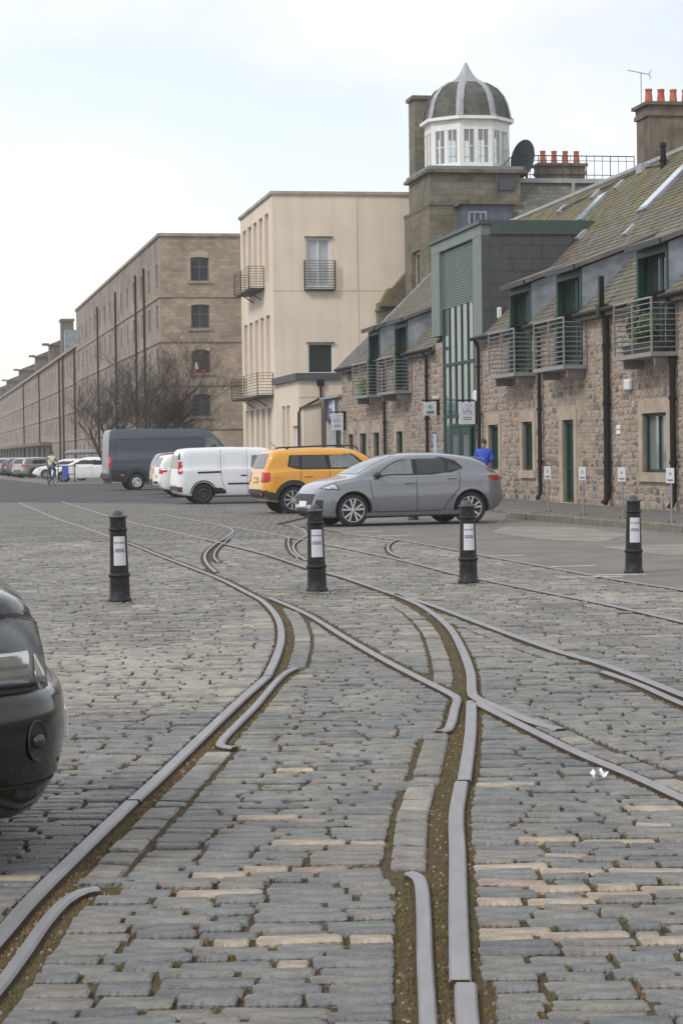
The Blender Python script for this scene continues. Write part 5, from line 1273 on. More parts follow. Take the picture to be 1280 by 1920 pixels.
for a_ in ax: c.strip('lr', [(a_ + .435 * math.cos(t), .340 + .435 * math.sin(t)) for t in np.linspace(R(-2), R(182), 17)], .075, M_silver, 'wheel_arch', .014); c.strip('lr', [(a_ + .392 * math.cos(t), .340 + .392 * math.sin(t)) for t in np.linspace(R(-4), R(184), 17)], .02, M_trim, 'arch_lip', .010)
c.sides([(.9, .17), (3.1, .17), (3.1, .215), (.9, .215)], M_trim, 'sill_trim', .014)
c.patch('f', [(-.62, .20), (.62, .20), (.62, .26), (-.62, .26)], M_trim, 'splitter', .008)
c.wheels('spoke', 5, None, .72)

# ------------------------------------------------------------------ yellow boxy jeep-like car
hd = R(15); L, Wd = 4.24, 1.80; ax = (.80, 3.37)
M_yel = paint('yellow_paint', (0.72, 0.33, 0.025), 0.0, .3)
c = Car('yellow_car', 'boxy yellow off-road car behind the silver car', 'car', car_pos((-1.22, 53.9), hd, L, Wd, ax[0], -1), hd, L, Wd,
    [(0, .62), (.015, .95), (.05, 1.06), (.10, 1.13), (.20, 1.42), (.26, 1.56), (.34, 1.615), (.6, 1.645), (1.4, 1.67), (2.2, 1.65), (2.5, 1.60), (2.72, 1.49), (3.0, 1.27), (3.12, 1.15), (3.2, 1.12), (3.7, 1.08), (4.0, 1.02), (4.12, .93), (4.2, .75), (4.24, .55)],
    [(0, .50), (.05, .40), (.3, .30), (.8, .24), (3.5, .24), (4.1, .30), (4.24, .42)], [(0, 1.02), (1.0, 1.09), (3.1, 1.05), (3.6, 1.0), (4.24, .80)], ax, .348, M_yel, tum=.13, nround=.2, tround=.16, tail=.30, arch=1.14)
c.sides([(.66, 1.18), (.72, 1.50), (2.3, 1.52), (2.42, 1.46), (2.78, 1.18), (2.8, 1.11), (1.0, 1.11)], M_trim, 'window_surround', .003)
c.sides([(.72, 1.19), (.77, 1.48), (.97, 1.485), (.98, 1.16)], M_cglass, 'quarter_window', .006); c.sides([(1.03, 1.15), (1.04, 1.485), (1.62, 1.49), (1.70, 1.15)], M_cglass, 'rear_side_window', .006); c.sides([(1.80, 1.15), (1.74, 1.49), (2.26, 1.50), (2.38, 1.43), (2.70, 1.15)], M_cglass_view, 'front_side_window', .006)
c.patch('b', [(-.62, 1.14), (.62, 1.14), (.54, 1.52), (-.54, 1.52)], M_cglass, 'rear_window', .006); c.patch('f', [(-.66, 1.2), (.66, 1.2), (.56, 1.56), (-.56, 1.56)], M_cglass, 'windscreen', .006)
c.sides([(.0, .36), (.40, .36), (.42, .50), (.0, .62)], M_plas, 'bumper_corner', .008); c.patch('b', [(-.84, .40), (.84, .40), (.84, .62), (-.84, .62)], M_plas, 'rear_bumper', .008)
c.sides([(1.22, .24), (3.0, .24), (2.97, .40), (1.25, .40)], M_plas, 'sill', .008)
for a_ in ax:
    c.strip('lr', [(a_ + .455 * math.cos(t), .348 + .455 * math.sin(t)) for t in np.linspace(R(-8), R(188), 15)], .11, M_plas, 'wheel_arch', .009)
for y0 in (-.86, .58): c.patch('b', [(y0, .80), (y0 + .28, .80), (y0 + .28, 1.05), (y0, 1.05)], M_trim, 'tail_lamp_frame', .004); c.patch('b', [(y0 + .03, .83), (y0 + .25, .83), (y0 + .25, 1.02), (y0 + .03, 1.02)], M_redl, 'tail_lamp', .008)
c.sides([(.03, .82), (.20, .82), (.20, 1.04), (.05, 1.04)], M_redl, 'tail_lamp', .006)
c.patch('b', [(-.26, .78), (.26, .78), (.26, .92), (-.26, .92)], M_trim, 'plate_recess', .005); c.plate('b', .80, M_plate, .46, .10); c.blob('b', -.70, .50, (.03, .14, .08), M_redl, 'reflector', .01)
c.strip('lr', [(1.0, 1.1), (.98, .75), (1.2, .5), (1.3, .40)], .012, M_trim, 'door_seam'); c.strip('lr', [(1.75, 1.1), (1.74, .42)], .012, M_trim, 'door_seam'); c.strip('lr', [(2.82, 1.08), (2.84, .7), (2.75, .42)], .012, M_trim, 'door_seam')
c.blob('lr', 1.18, .95, (.2, .03, .035), M_yel, 'door_handle', .012); c.blob('lr', 1.98, .95, (.2, .03, .035), M_yel, 'door_handle', .012); c.mirror(2.62, 1.14, M_yel, (.12, .22, .17))
for sg in (-1, 1): MB().tube([(-1.45, sg * .60, 1.63), (-1.35, sg * .60, 1.675), (0, sg * .60, 1.715), (.35, sg * .60, 1.685), (.45, sg * .60, 1.62)], .018, 6).build('roof_rail', M_trim, c.root)
MB().tube([(-1.5, 0, 1.64), (-1.72, 0, 1.82)], .008, 5).build('aerial', M_trim, c.root)
c.wheels('spoke', 9, None, .70)

# ------------------------------------------------------------------ white small van
hd = R(13); L, Wd = 4.62, 1.83; ax = (.80, 3.85)
M_whitep = paint('white_paint_van', (0.74, 0.76, 0.80), 0.0, .3)
c = Car('white_van', 'white panel van with black wheels left of the yellow car', 'van', car_pos((-4.26, 65.9), hd, L, Wd, ax[0], -1), hd, L, Wd,
    [(0, .55), (.012, .95), (.03, 1.2), (.07, 1.46), (.12, 1.63), (.2, 1.70), (.4, 1.735), (1.5, 1.76), (2.7, 1.735), (3.1, 1.65), (3.4, 1.49), (3.75, 1.22), (3.95, 1.10), (4.35, .98), (4.52, .85), (4.6, .6), (4.62, .45)],
    [(0, .42), (.05, .32), (.4, .24), (4.0, .22), (4.5, .26), (4.62, .34)], [(0, 1.05), (3.4, 1.08), (3.8, 1.02), (4.62, .75)], ax, .315, M_whitep, tum=.14, nround=.3, nose=.5, tround=.12, tail=.22, arch=1.15)
c.sides([(2.30, 1.10), (2.34, 1.50), (2.85, 1.53), (3.08, 1.45), (3.42, 1.15), (3.42, 1.10)], M_cglass_view, 'front_side_window', .006)
for x0, x1 in ((.42, 1.28), (1.46, 2.08)): c.strip('lr', [(x0 + .05, 1.07), (x1 - .05, 1.07), (x1, 1.12), (x1, 1.49), (x1 - .06, 1.54), (x0 + .06, 1.54), (x0, 1.49), (x0, 1.12), (x0 + .05, 1.07)], .012, mat('white_crease_shade', (.52, .54, .58), .5, var=0) if 'white_crease_shade' not in bpy.data.materials else bpy.data.materials['white_crease_shade'], 'pressing_shade_line', .002)  # pressed panel outlines: crease shade painted as slightly darker lines
c.strip('lr', [(.62, .97), (1.34, .985)], .055, M_trim, 'slide_rail', .008); c.strip('lr', [(1.56, .615), (3.3, .625)], .05, M_trim, 'side_moulding', .010)
c.strip('lr', [(1.36, 1.68), (1.36, .75), (1.5, .35)], .012, M_trim, 'door_seam'); c.strip('lr', [(2.18, 1.68), (2.18, .30)], .010, M_trim, 'door_seam'); c.strip('lr', [(3.4, 1.1), (3.42, .35)], .010, M_trim, 'door_seam')
c.blob('lr', 2.06, .87, (.2, .03, .035), M_trim, 'door_handle', .012); c.blob('lr', 2.36, .87, (.2, .03, .035), M_trim, 'door_handle', .012)
c.sides([(1.16, .30), (1.50, .32), (1.50, .40), (1.38, .49), (1.08, .51)], M_trim, 'arch_guard', .008)
for y0 in (-.90, .76): c.patch('b', [(y0, .95), (y0 + .14, .95), (y0 + .14, 1.32), (y0, 1.32)], M_redl, 'tail_lamp', .008)
c.sides([(.0, .92), (.10, .90), (.12, 1.0), (.06, 1.35), (.02, 1.35)], M_redl, 'tail_lamp', .008); c.sides([(.03, 1.36), (.10, 1.36), (.13, 1.62), (.09, 1.66)], M_trim, 'pillar_trim', .006); c.sides([(.0, .38), (.14, .36), (.14, .54), (.0, .55)], M_trim, 'bumper_corner', .008); c.blob('r', .08, .47, (.06, .02, .1), M_redl, 'reflector', .012)
c.patch('b', [(-.84, .42), (.84, .42), (.84, .55), (-.84, .55)], M_trim, 'rear_bumper', .006); c.patch('b', [(-.7, 1.1), (.7, 1.1), (.62, 1.5), (-.62, 1.5)], M_cglass, 'rear_window', .005); c.patch('f', [(-.7, 1.28), (.7, 1.28), (.58, 1.68), (-.58, 1.68)], M_cglass, 'windscreen', .006)
c.mirror(3.25, 1.12, M_trim, (.12, .22, .24)); c.wheels('steel', 5, M_wblack, .70)
for a_ in ax: c.strip('lr', [(a_ + .40 * math.cos(t), .315 + .40 * math.sin(t)) for t in np.linspace(R(0), R(180), 13)], .04, M_trim, 'wheel_arch', .004)

# ------------------------------------------------------------------ grey-blue high roof van
hd = R(15); L, Wd = 6.2, 2.05; ax = (1.25, 5.2)
M_slb = paint('slate_blue_paint', (0.068, 0.088, 0.108), 0.0, .38, .5)
c = Car('grey_van', 'large slate grey high-roof van left of the white van', 'van', car_pos((-9.02, 94.2), hd, L, Wd, ax[0], -1), hd, L, Wd,
    [(0, .6), (.01, 1.2), (.03, 2.1), (.06, 2.5), (.12, 2.64), (.25, 2.69), (1.5, 2.71), (4.1, 2.69), (4.45, 2.63), (4.75, 2.48), (5.05, 2.15), (5.4, 1.72), (5.62, 1.45), (5.9, 1.25), (6.1, 1.0), (6.2, .6)],
    [(0, .5), (.08, .42), (.5, .36), (5.6, .32), (6.0, .34), (6.2, .45)], [(0, 1.4), (5.2, 1.4), (5.6, 1.2), (6.2, .9)], ax, .365, M_slb, tum=.17, nround=.3, tround=.08, tail=.12, arch=1.16)
c.sides([(.12, .37), (.82, .36), (.82, .92), (.12, .92)], M_plas, 'lower_cladding', .008); c.sides([(1.70, .35), (4.7, .34), (4.7, .74), (1.70, .74)], M_plas, 'lower_cladding', .008)
c.strip('lr', [(1.25 + .52 * math.cos(t), .365 + .52 * math.sin(t)) for t in np.linspace(R(-5), R(185), 15)], .18, M_plas, 'wheel_arch', .010)
c.strip('lr', [(.35, 2.24), (4.3, 2.24)], .02, M_trim, 'body_seam', .003); c.strip('lr', [(.3, 1.49), (4.4, 1.49)], .03, paint('slate_blue_highlight', (.12, .15, .18)), 'crease_highlight', .004); c.strip('lr', [(.3, 1.13), (4.4, 1.13)], .03, bpy.data.materials['slate_blue_highlight'], 'crease_highlight', .004); c.strip('lr', [(.35, 2.24), (.33, .95)], .015, M_trim, 'door_seam', .003)  # the two creases are paler strips, their highlight put into the colour
c.sides([(4.35, 1.80), (4.38, 2.28), (4.72, 2.30), (4.9, 2.12), (5.14, 1.80)], M_cglass_view, 'cab_window', .006); c.patch('f', [(-.85, 1.65), (.85, 1.65), (.72, 2.4), (-.72, 2.4)], M_cglass, 'windscreen', .006)
for y0 in (-1.0, .86): c.patch('b', [(y0, 1.0), (y0 + .14, 1.0), (y0 + .14, 1.62), (y0, 1.62)], M_redl, 'tail_lamp', .008)
c.sides([(.0, 1.0), (.15, .98), (.17, 1.4), (.12, 1.64), (.01, 1.62)], M_redl, 'tail_lamp', .008); c.blob('r', .07, 1.3, (.07, .02, .2), M_clear, 'tail_lamp_lens', .014); c.blob('lr', .62, .66, (.14, .02, .08), M_orl, 'side_marker', .014)
c.patch('b', [(-.9, .45), (.9, .45), (.9, .72), (-.9, .72)], M_plas, 'rear_bumper', .01); c.strip('b', [(0, .75), (0, 2.5)], .02, M_trim, 'door_seam'); c.plate('b', .8, M_plate)
c.mirror(4.75, 1.8, M_trim, (.16, .26, .36)); c.wheels('steel', 5, M_alloy, .62)

# ------------------------------------------------------------------ generic parked cars behind
def generic(name, label, pos, heading, col, L=4.3, Wd=1.8, H=1.48, suv=False, detail=True, group='cars parked by the buildings', metal=.2):
    k = H / 1.48; m = paint('%s_paint_%d' % (name, int(abs(pos[1] * 10))), col, metal)
    ax = (.85, L - .9)
    top = [(0, .60), (.015, .85 * k), (.05, 1.0 * k), (.25, 1.22 * k), (.42, 1.36 * k), (.6, 1.42 * k), (1.2, 1.475 * k), (1.9, 1.48 * k), (2.3, 1.43 * k), (2.7, 1.27 * k), (3.1, 1.06 * k), (3.25, 1.0 * k), (L - .5, .90 * k), (L - .2, .80 * k), (L - .05, .62 * k), (L, .48)]
    if suv: top = [(0, .62), (.012, .95 * k), (.04, 1.05 * k), (.16, 1.26 * k), (.24, 1.40 * k)] + [(.4, 1.45 * k)] + top[6:]
    c = Car(name, label, 'car', pos, heading, L, Wd, top, [(0, .45), (.1, .33), (.6, .22), (L - .5, .2), (L, .35)], [(0, .95 * k), (3.2, .92 * k), (L, .68 * k)], ax, .32 + (.03 if suv else 0), m, tum=.17, nround=.3, nose=.5, tround=.18, tail=.35, fast=True, group=group)
    c.sides([(.72, .99 * k), (.95, 1.30 * k), (1.3, 1.35 * k), (2.2, 1.36 * k), (2.45, 1.28 * k), (2.95, .98 * k)], M_trim, 'window_surround', .003, nu=8, nv=5)
    c.sides([(.85, 1.01 * k), (1.02, 1.29 * k), (1.62, 1.33 * k), (1.66, 1.01 * k)], M_cglass, 'rear_side_window', .006, nu=6, nv=4); c.sides([(1.74, 1.01 * k), (1.70, 1.33 * k), (2.18, 1.335 * k), (2.42, 1.26 * k), (2.86, 1.0 * k)], M_cglass, 'front_side_window', .006, nu=6, nv=4)
    c.patch('b', [(-.60, 1.03 * k), (.60, 1.03 * k), (.50, 1.34 * k), (-.50, 1.34 * k)], M_cglass, 'rear_window', .006, 6, 5); c.patch('f', [(-.64, 1.06 * k), (.64, 1.06 * k), (.52, 1.38 * k), (-.52, 1.38 * k)], M_cglass, 'windscreen', .006, 6, 5)
    for y0 in (-.86, .56): c.patch('b', [(y0, .80 * k), (y0 + .30, .80 * k), (y0 + .30, .99 * k), (y0, .99 * k)], M_redl, 'tail_lamp', .008, 4, 3)
    c.sides([(.03, .80 * k), (.25, .82 * k), (.3, .98 * k), (.06, .98 * k)], M_redl, 'tail_lamp', .006, nu=5, nv=3); c.sides([(L - .55, .70 * k), (L - .16, .66 * k), (L - .2, .76 * k), (L - .5, .82 * k)], M_clear, 'headlamp', .006, nu=5, nv=3)
    c.patch('b', [(-.8, .42), (.8, .42), (.8, .58), (-.8, .58)], M_plas, 'rear_bumper', .006, 5, 2); c.patch('f', [(-.5, .36), (.5, .36), (.5, .52), (-.5, .52)], M_trim, 'grille', .006, 5, 2); c.plate('b', .66 * k, M_plate)
    if detail:
        c.strip('lr', [(1.70, .98 * k), (1.7, .3)], .012, M_trim, 'door_seam'); c.strip('lr', [(2.85, .95 * k), (2.8, .3)], .012, M_trim, 'door_seam'); c.mirror(2.75, .98 * k, M_trim); c.blob('lr', 1.85, .86 * k, (.18, .03, .03), m, 'door_handle', .01)
    c.wheels('spoke', 7, None, .68)
    return c
c = generic('white_suv', 'white car tail showing just left of the white van', (-4.55, 77.6), R(14), (.74, .75, .76), suv=True, H=1.58, Wd=1.86, L=4.4, metal=0)
c = generic('red_suv', 'red car tail between grey van and white car', (-5.25, 84.6), R(14), (.26, .02, .03), suv=True, H=1.66, Wd=1.86, L=4.5)
c.patch('t', [(.6, -.6), (2.2, -.6), (2.2, .6), (.6, .6)], M_whitep, 'roof_panel', .006, 6, 4)
c = generic('white_hatchback', 'white hatchback facing left beyond the cycle stand', (-15.25, 127.6), R(183), (.76, .77, .79), metal=0)
rb = generic('silver_estate', 'silver estate car with roof box behind the white hatchback', (-14.9, 134.5), R(183), (.42, .43, .45), L=4.6, H=1.5)
B = empty('roof_box', (-16.1, 133.6, 1.63), R(183)); tag(B, 'long grey roof box on the silver estate car', 'roof box')
mb = MB(); V = []; secs = [(-.95, .55, .10), (-.9, .85, .2), (-.5, 1, .30), (.3, 1, .34), (.8, .92, .28), (1.02, .7, .16), (1.08, .5, .10)]
for x, w_, h_ in secs:
    for a in np.linspace(0, 2 * math.pi, 14, endpoint=False): V.append((x * 1.05, .42 * w_ * math.copysign(abs(math.cos(a)) ** .6, math.cos(a)), .12 + (h_ * .62 if math.sin(a) > 0 else .10) * math.copysign(abs(math.sin(a)) ** .7, math.sin(a))))
mb.poly(V, [(i * 14 + j, i * 14 + (j + 1) % 14, (i + 1) * 14 + (j + 1) % 14, (i + 1) * 14 + j) for i in range(6) for j in range(14)] + [tuple(range(14)), tuple(range(84, 98))]); smooth_angle(mb.build('box_shell', mat('roofbox_grey', (.22, .23, .24), .4, var=.08), B, loc=(0, 0, 0)), 60)
for x in (-.5, .5): MB().box(x - .03, x + .03, -.55, .55, -.08, -.02).build('roof_bar', M_trim, B, loc=(0, 0, 0.0))
generic('white_saloon', 'white car nose poking out behind the cyclist', (-18.9, 146.2), R(186), (.74, .75, .77), H=1.38, metal=0)
fc = [((-21.9, 156.5), (.36, .36, .37), 'pale grey hatchback first in the far row left of the white nose', 1.52, 42), ((-22.9, 161.5), (.03, .032, .04), 'black car second in the far row', 1.46, 44), ((-24.0, 167), (.05, .052, .06), 'dark grey car third in the far row', 1.5, 46), ((-25.3, 172.5), (.02, .03, .08), 'navy car fourth in the far row', 1.45, 47), ((-26.6, 178.5), (.3, .31, .33), 'silver car fifth in the far row', 1.5, 48), ((-27.9, 184.5), (.30, .03, .04), 'red car sixth in the far row, near the left edge', 1.5, 49), ((-29.3, 191), (.4, .41, .43), 'pale car seventh in the far row, cut by the left edge', 1.46, 50), ((-30.7, 198), (.06, .06, .07), 'dark car eighth in the far row at the left edge', 1.5, 51)]
for p, col_, lab, h_, a_ in fc: generic('parked_car', lab, p, R(a_), col_, H=h_, detail=False, suv=h_ > 1.49, group='far row of parked cars')

# ------------------------------------------------------------------ black off-road car whose nose enters from the left
hd = R(12); L, Wd = 4.705, 1.93; ax = (.95, 3.83)
M_blk = paint('black_paint', (0.006, 0.006, 0.008), 0.0, .16, .6)
top = [(0, .6), (.02, 1.1), (.1, 1.3), (.3, 1.65), (.6, 1.76), (1.5, 1.80), (2.4, 1.77), (2.8, 1.62), (3.2, 1.28), (3.35, 1.17), (3.8, 1.12), (4.2, 1.075), (4.40, 1.06), (4.52, 1.035), (4.59, 1.00), (4.622, .965), (4.640, .90), (4.660, .80), (4.674, .73), (4.682, .66), (4.69, .58), (4.70, .50), (4.705, .46)]
c = Car('black_suv', 'black off-road car whose front corner juts in at the left edge', 'car', (0, 0), hd, L, Wd, top,
    [(0, .5), (.1, .4), (.7, .3), (4.1, .26), (4.35, .25), (4.52, .27), (4.62, .30), (4.68, .36), (4.705, .40)], [(0, 1.1), (3.3, 1.02), (4.3, .97), (4.55, .86), (4.68, .60), (4.75, .52)], ax, .37, M_blk, tum=.18, nround=.30, nose=.42, tround=.15, sig=.012)
half = [(4.02, -.945), (4.15, -.948), (4.30, -.945), (4.42, -.93), (4.51, -.895), (4.58, -.845), (4.635, -.77), (4.67, -.67), (4.695, -.52), (4.712, -.3), (4.72, -.1)]
plan = half + [(x, -y) for x, y in half[::-1]]
BP = [(-.16, .215), (-.09, .215), (-.045, .25), (-.012, .30), (.018, .36), (.036, .43), (.044, .52), (.044, .59), (.036, .635), (.018, .662), (-.01, .676), (-.06, .684), (-.12, .688)]
mb = MB(); V = []; kb = len(BP)
for i, (x, y) in enumerate(plan):
    a, b_ = Vector(plan[max(0, i - 1)]), Vector(plan[min(len(plan) - 1, i + 1)]); t_ = (b_ - a).normalized(); nn = Vector((t_.y, -t_.x))
    V += [(x + nn.x * o_ - L / 2, y + nn.y * o_, z) for o_, z in BP]
mb.poly(V, [(i * kb + j, (i + 1) * kb + j, (i + 1) * kb + j + 1, i * kb + j + 1) for i in range(len(plan) - 1) for j in range(kb - 1)] + [tuple(range(kb)), tuple(range((len(plan) - 1) * kb, len(plan) * kb))])
bump_ = mb.build('front_bumper', paint('black_bumper', (.006, .006, .007), 0, .22, .55), c.root); smooth_angle(bump_, 30)
def nose_place(car, heading, pts, ratio, yc):
    cs, sn = math.cos(heading), math.sin(heading); w_ = [(p[0] * cs - p[1] * sn, p[0] * sn + p[1] * cs) for p in pts]
    ref = next(w for w, p in zip(w_, pts) if abs(p[0] + L / 2 - 4.6) < .09 and p[1] < -.7); dy = yc - ref[1]
    dx = min(ratio * (w[1] + dy) - w[0] for w in w_)
    car.root.location = (dx, dy, 0)
nose_place(c, hd, V, -.1315, 7.58)
for sg in (-1, 1):
    nrm = Vector((.66, sg * .75, 0)); p = Vector((4.585 - L / 2, sg * .84, .50)) + nrm * .041
    q_ = nrm.to_track_quat('Z', 'Y').to_euler()
    o = MB().lathe([(.078, .003), (.074, .008), (.06, .004), (.0, .002)], 20).build('fog_lamp_recess', M_trim, c.root, loc=p); o.rotation_euler = q_; o.scale = (.62, 1.0, 1)
    o = MB().lathe([(.026, .0), (.025, .012), (.015, .016), (0, .017)], 16).build('fog_lamp', M_cglass, c.root, loc=p + nrm * .006, smooth=True); o.rotation_euler = q_
    V2 = []
    for o_, z in ((.0275, .335), (.0305, .347)):
        for i in range(11 if True else 0):
            x, y = half[i]; a, b_ = Vector(half[max(0, i - 1)]), Vector(half[min(10, i + 1)]); t_ = (b_ - a).normalized(); nn = Vector((t_.y, -t_.x)); oo = float(np.interp(z, [q[1] for q in BP[1:]], [q[0] for q in BP[1:]])) + .003
            V2.append((x + nn.x * oo - L / 2, (y + nn.y * oo) * (-sg), z))
    MB().poly(V2, [(i, i + 1, 12 + i, 11 + i) for i in range(10)]).build('bumper_seam', M_trim, c.root, fix=False)
MB().box(4.755 - L / 2, 4.775 - L / 2, -.26, .26, .43, .54).build('number_plate', M_platew, c.root, bevel=.003)
M_lens = mat('headlamp_lens', (0.3, 0.31, 0.33), 0.03, var=0, spec=.9); M_lens.node_tree.nodes['Principled BSDF'].inputs['Alpha'].default_value = .16
M_chrome = mat('lamp_reflector', (0.72, 0.73, 0.75), 0.14, metal=.95, var=0.06, scale=6); M_housing = mat('lamp_housing', (0.15, 0.155, 0.165), 0.3, metal=.3, var=.3, scale=6)
c.sides([(4.25, .695), (4.672, .675), (4.650, .80), (4.620, .93), (4.552, .948), (4.28, .94)], M_trim, 'headlamp_bezel', .001, nu=24, nv=16)
c.sides([(4.27, .71), (4.660, .69), (4.640, .80), (4.610, .918), (4.552, .934), (4.30, .926)], M_housing, 'headlamp_housing', .004, nu=24, nv=16)
c.sides([(4.30, .715), (4.587, .705), (4.587, .825), (4.30, .83)], M_chrome, 'lamp_reflector', .008, nu=20, nv=12); c.sides([(4.607, .715), (4.652, .712), (4.632, .80), (4.607, .80)], M_chrome, 'indicator_reflector', .008, nu=8, nv=8)
c.strip('lr', [(4.30, .77), (4.582, .765)], .014, M_housing, 'lamp_louvre', .011); c.strip('lr', [(4.30, .735), (4.582, .728)], .010, M_housing, 'lamp_louvre', .011)
c.sides([(4.265, .705), (4.664, .685), (4.644, .80), (4.614, .922), (4.552, .939), (4.295, .931)], M_lens, 'headlamp_lens', .016, nu=24, nv=16)
c.patch('f', [(-.5, .70), (.5, .70), (.52, .90), (-.52, .90)], M_trim, 'grille', .006);
c.strip('lr', [(3.6, .995), (4.2, .965), (4.55, .948), (4.60, .932)], .014, M_trim, 'bonnet_gap', .003); c.strip('lr', [(4.24, .69), (4.5, .683), (4.655, .678)], .014, M_trim, 'lamp_gap', .003)
c.strip('lr', [(4.24, .94), (4.22, .70), (4.26, .36)], .010, M_trim, 'panel_gap', .003)
c.sides([(.7, 1.1), (.95, 1.55), (1.6, 1.62), (2.4, 1.60), (2.65, 1.48), (3.1, 1.12)], M_cglass, 'side_windows', .005); c.patch('f', [(-.7, 1.22), (.7, 1.22), (.58, 1.66), (-.58, 1.66)], M_cglass, 'windscreen', .006); c.patch('b', [(-.64, 1.2), (.64, 1.2), (.55, 1.6), (-.55, 1.6)], M_cglass, 'rear_window', .006)
for y0 in (-.9, .62): c.patch('b', [(y0, .85), (y0 + .26, .85), (y0 + .26, 1.1), (y0, 1.1)], M_redl, 'tail_lamp', .008)
c.mirror(3.0, 1.15, M_blk, (.14, .24, .2)); c.wheels('spoke', 6, None, .68)
# ================================================================== STREET FURNITURE, SIGNS, TREES, PEOPLE
M_signw = mat('sign_white', (0.62, 0.64, 0.68), 0.45, var=0.06, scale=3)
M_logoblue = mat('logo_blue_ink', (0.04, 0.10, 0.42), 0.5, var=0.3, scale=40)
M_logoteal = mat('logo_teal_ink', (0.18, 0.42, 0.40), 0.5, var=0.1)
M_greyink = mat('grey_ink', (0.16, 0.17, 0.20), 0.6, var=0)
M_gold = mat('emblem_gold', (0.34, 0.29, 0.13), 0.6, var=0.1)
# facing matrix: text lying in the plane that faces the near end (normal -s); local x runs along +n
def end_mtx(root, s, n, z): 
    o = root['off']; m = Matrix(((0, 0, -1, s - o[0]), (-1, 0, 0, -n - o[1]), (0, 1, 0, z - o[2]), (0, 0, 0, 1))); return m
def hanging_sign(label, s, n0, n1, z0, z1, kind):
    r_ = street_root('hanging_sign', s, -.05, z0); tag(r_, label, 'sign', 'projecting signs on the terrace')
    SB().sbox(s - .02, s + .02, n0, n1, z0, z1).build('board', M_signw, r_, bevel=.004)
    SB().sbox(s - .02, s + .02, n0 - .06, .0, z1 + .04, z1 + .09).build('bracket', M_black, r_)
    SB().sbox(s + .03, s + .05, n1 + .02, .0, z0, z1 + .04).build('wall_bar', M_black, r_)
    nc = (n0 + n1) / 2
    if kind == 'teal':
        SB().spr([(s - .026, nc, z1 - .06), (s - .026, nc + .10, z1 - .155), (s - .026, nc, z1 - .25), (s - .026, nc - .10, z1 - .155)], (.005, 0, 0)).build('emblem', M_logoteal, r_)
        for t, z, sz in (('LORIMER', z0 + .125, .068), ('SCIENCE', z0 + .07, .068)): text_mesh(t, sz, M_ink, r_, 'lettering', end_mtx(r_, s - .024, nc, z), bold=.002)
        SB().sbox(s - .05, s + .05, n1 - .12, n1 + .1, z1 + .10, z1 + .2).build('lamp', M_offw, r_, bevel=.02)
    else:
        rl = random.Random(4)
        for i in range(5):
            for j in range(5):
                if rl.random() < .3: continue
                a0 = nc - .15 + i * .062; b0 = z1 - .12 - j * .062; w_ = rl.uniform(.03, .055); sk = rl.choice((0, 0, .03, -.03))
                SB().spr([(s - .024, a0, b0), (s - .024, a0 + w_, b0 + sk), (s - .024, a0 + w_, b0 + sk + .032), (s - .024, a0, b0 + .032)], (.003, 0, 0)).build('emblem_dash', M_logoblue if rl.random() < .7 else M_logoteal, r_)
        for k, z in enumerate((z0 + .20, z0 + .14, z0 + .06)): SB().sbox(s - .024, s - .0205, nc - (.13 if k < 2 else .03), nc + (.13 if k < 2 else .03), z, z + (.03 if k < 2 else .012)).build('caption_line', M_greyink, r_)
hanging_sign('square white sign with teal emblem and two lines of black lettering', 21.86, -.56, -.13, 2.73, 3.17, 'teal')
hanging_sign('white sign with blue dash emblem hanging beside the green glazed bay', 16.58, -.62, -.12, 2.35, 3.03, 'blue')
hanging_sign('white sign with blue dash emblem at the far corner of the terrace', 38.91, -.64, -.14, 2.45, 3.14, 'blue')
# short sign posts along the kerb
for i, (x, y, lab) in enumerate(((4.71, 48.53, 'short sign post nearest the silver car tail'), (5.21, 45.96, 'short sign post in front of the green door'), (5.72, 43.4, 'short sign post partly hidden behind the right bollard'), (6.27, 40.58, 'short sign post, rightmost, below the large window'))):
    r_ = empty('sign_post', (x, y, .095), R(-2)); tag(r_, lab, 'sign', 'short parking sign posts on the pavement')
    MB().tube([(0, 0, 0), (0, 0, .80)], .022, 8).build('post', M_galv, r_); MB().box(-.07, .07, -.07, .07, 0, .012).build('base_plate', M_galv, r_)
    for a, b in ((-.055, -.055), (.055, .055), (-.055, .055), (.055, -.055)): MB().lathe([(.014, 0), (.014, .022), (0, .024)], 6, (a, b, .012)).build('bolt', M_dsteel, r_)
    MB().box(-.10, .055, -.034, -.022, .76, 1.05).build('sign_board', M_signw, r_, bevel=.003)
    MB().prism([(-.022 + .028 * math.cos(a) * k, -.036, .94 + .045 * math.sin(a) * k) for a, k in [(t * math.pi / 6, 1 if t % 2 else .55) for t in range(12)]], (0, .002, 0)).build('emblem', M_gold, r_)
    MB().box(-.075, .03, -.036, -.0345, .80, .835).build('caption_line', M_greyink, r_)
# cycle stand with blue notice
r_ = empty('cycle_stand', (-16.0, 124.6, 0), R(4)); tag(r_, 'black tubular cycle stand with blue notice before the white hatchback', 'cycle stand')
MB().tube([(-.48, 0, 0), (-.48, 0, .93), (-.44, 0, .97), (.44, 0, .97), (.48, 0, .93), (.48, 0, 0)], .03, 8).build('hoop', M_black, r_); MB().tube([(-.48, 0, .5), (.48, 0, .5)], .022, 6).build('cross_bar', M_black, r_)
MB().box(-.26, .12, -.05, -.035, .28, .98).build('notice', mat('notice_board_blue', (.06, .09, .42), .5, var=.15, scale=6), r_)
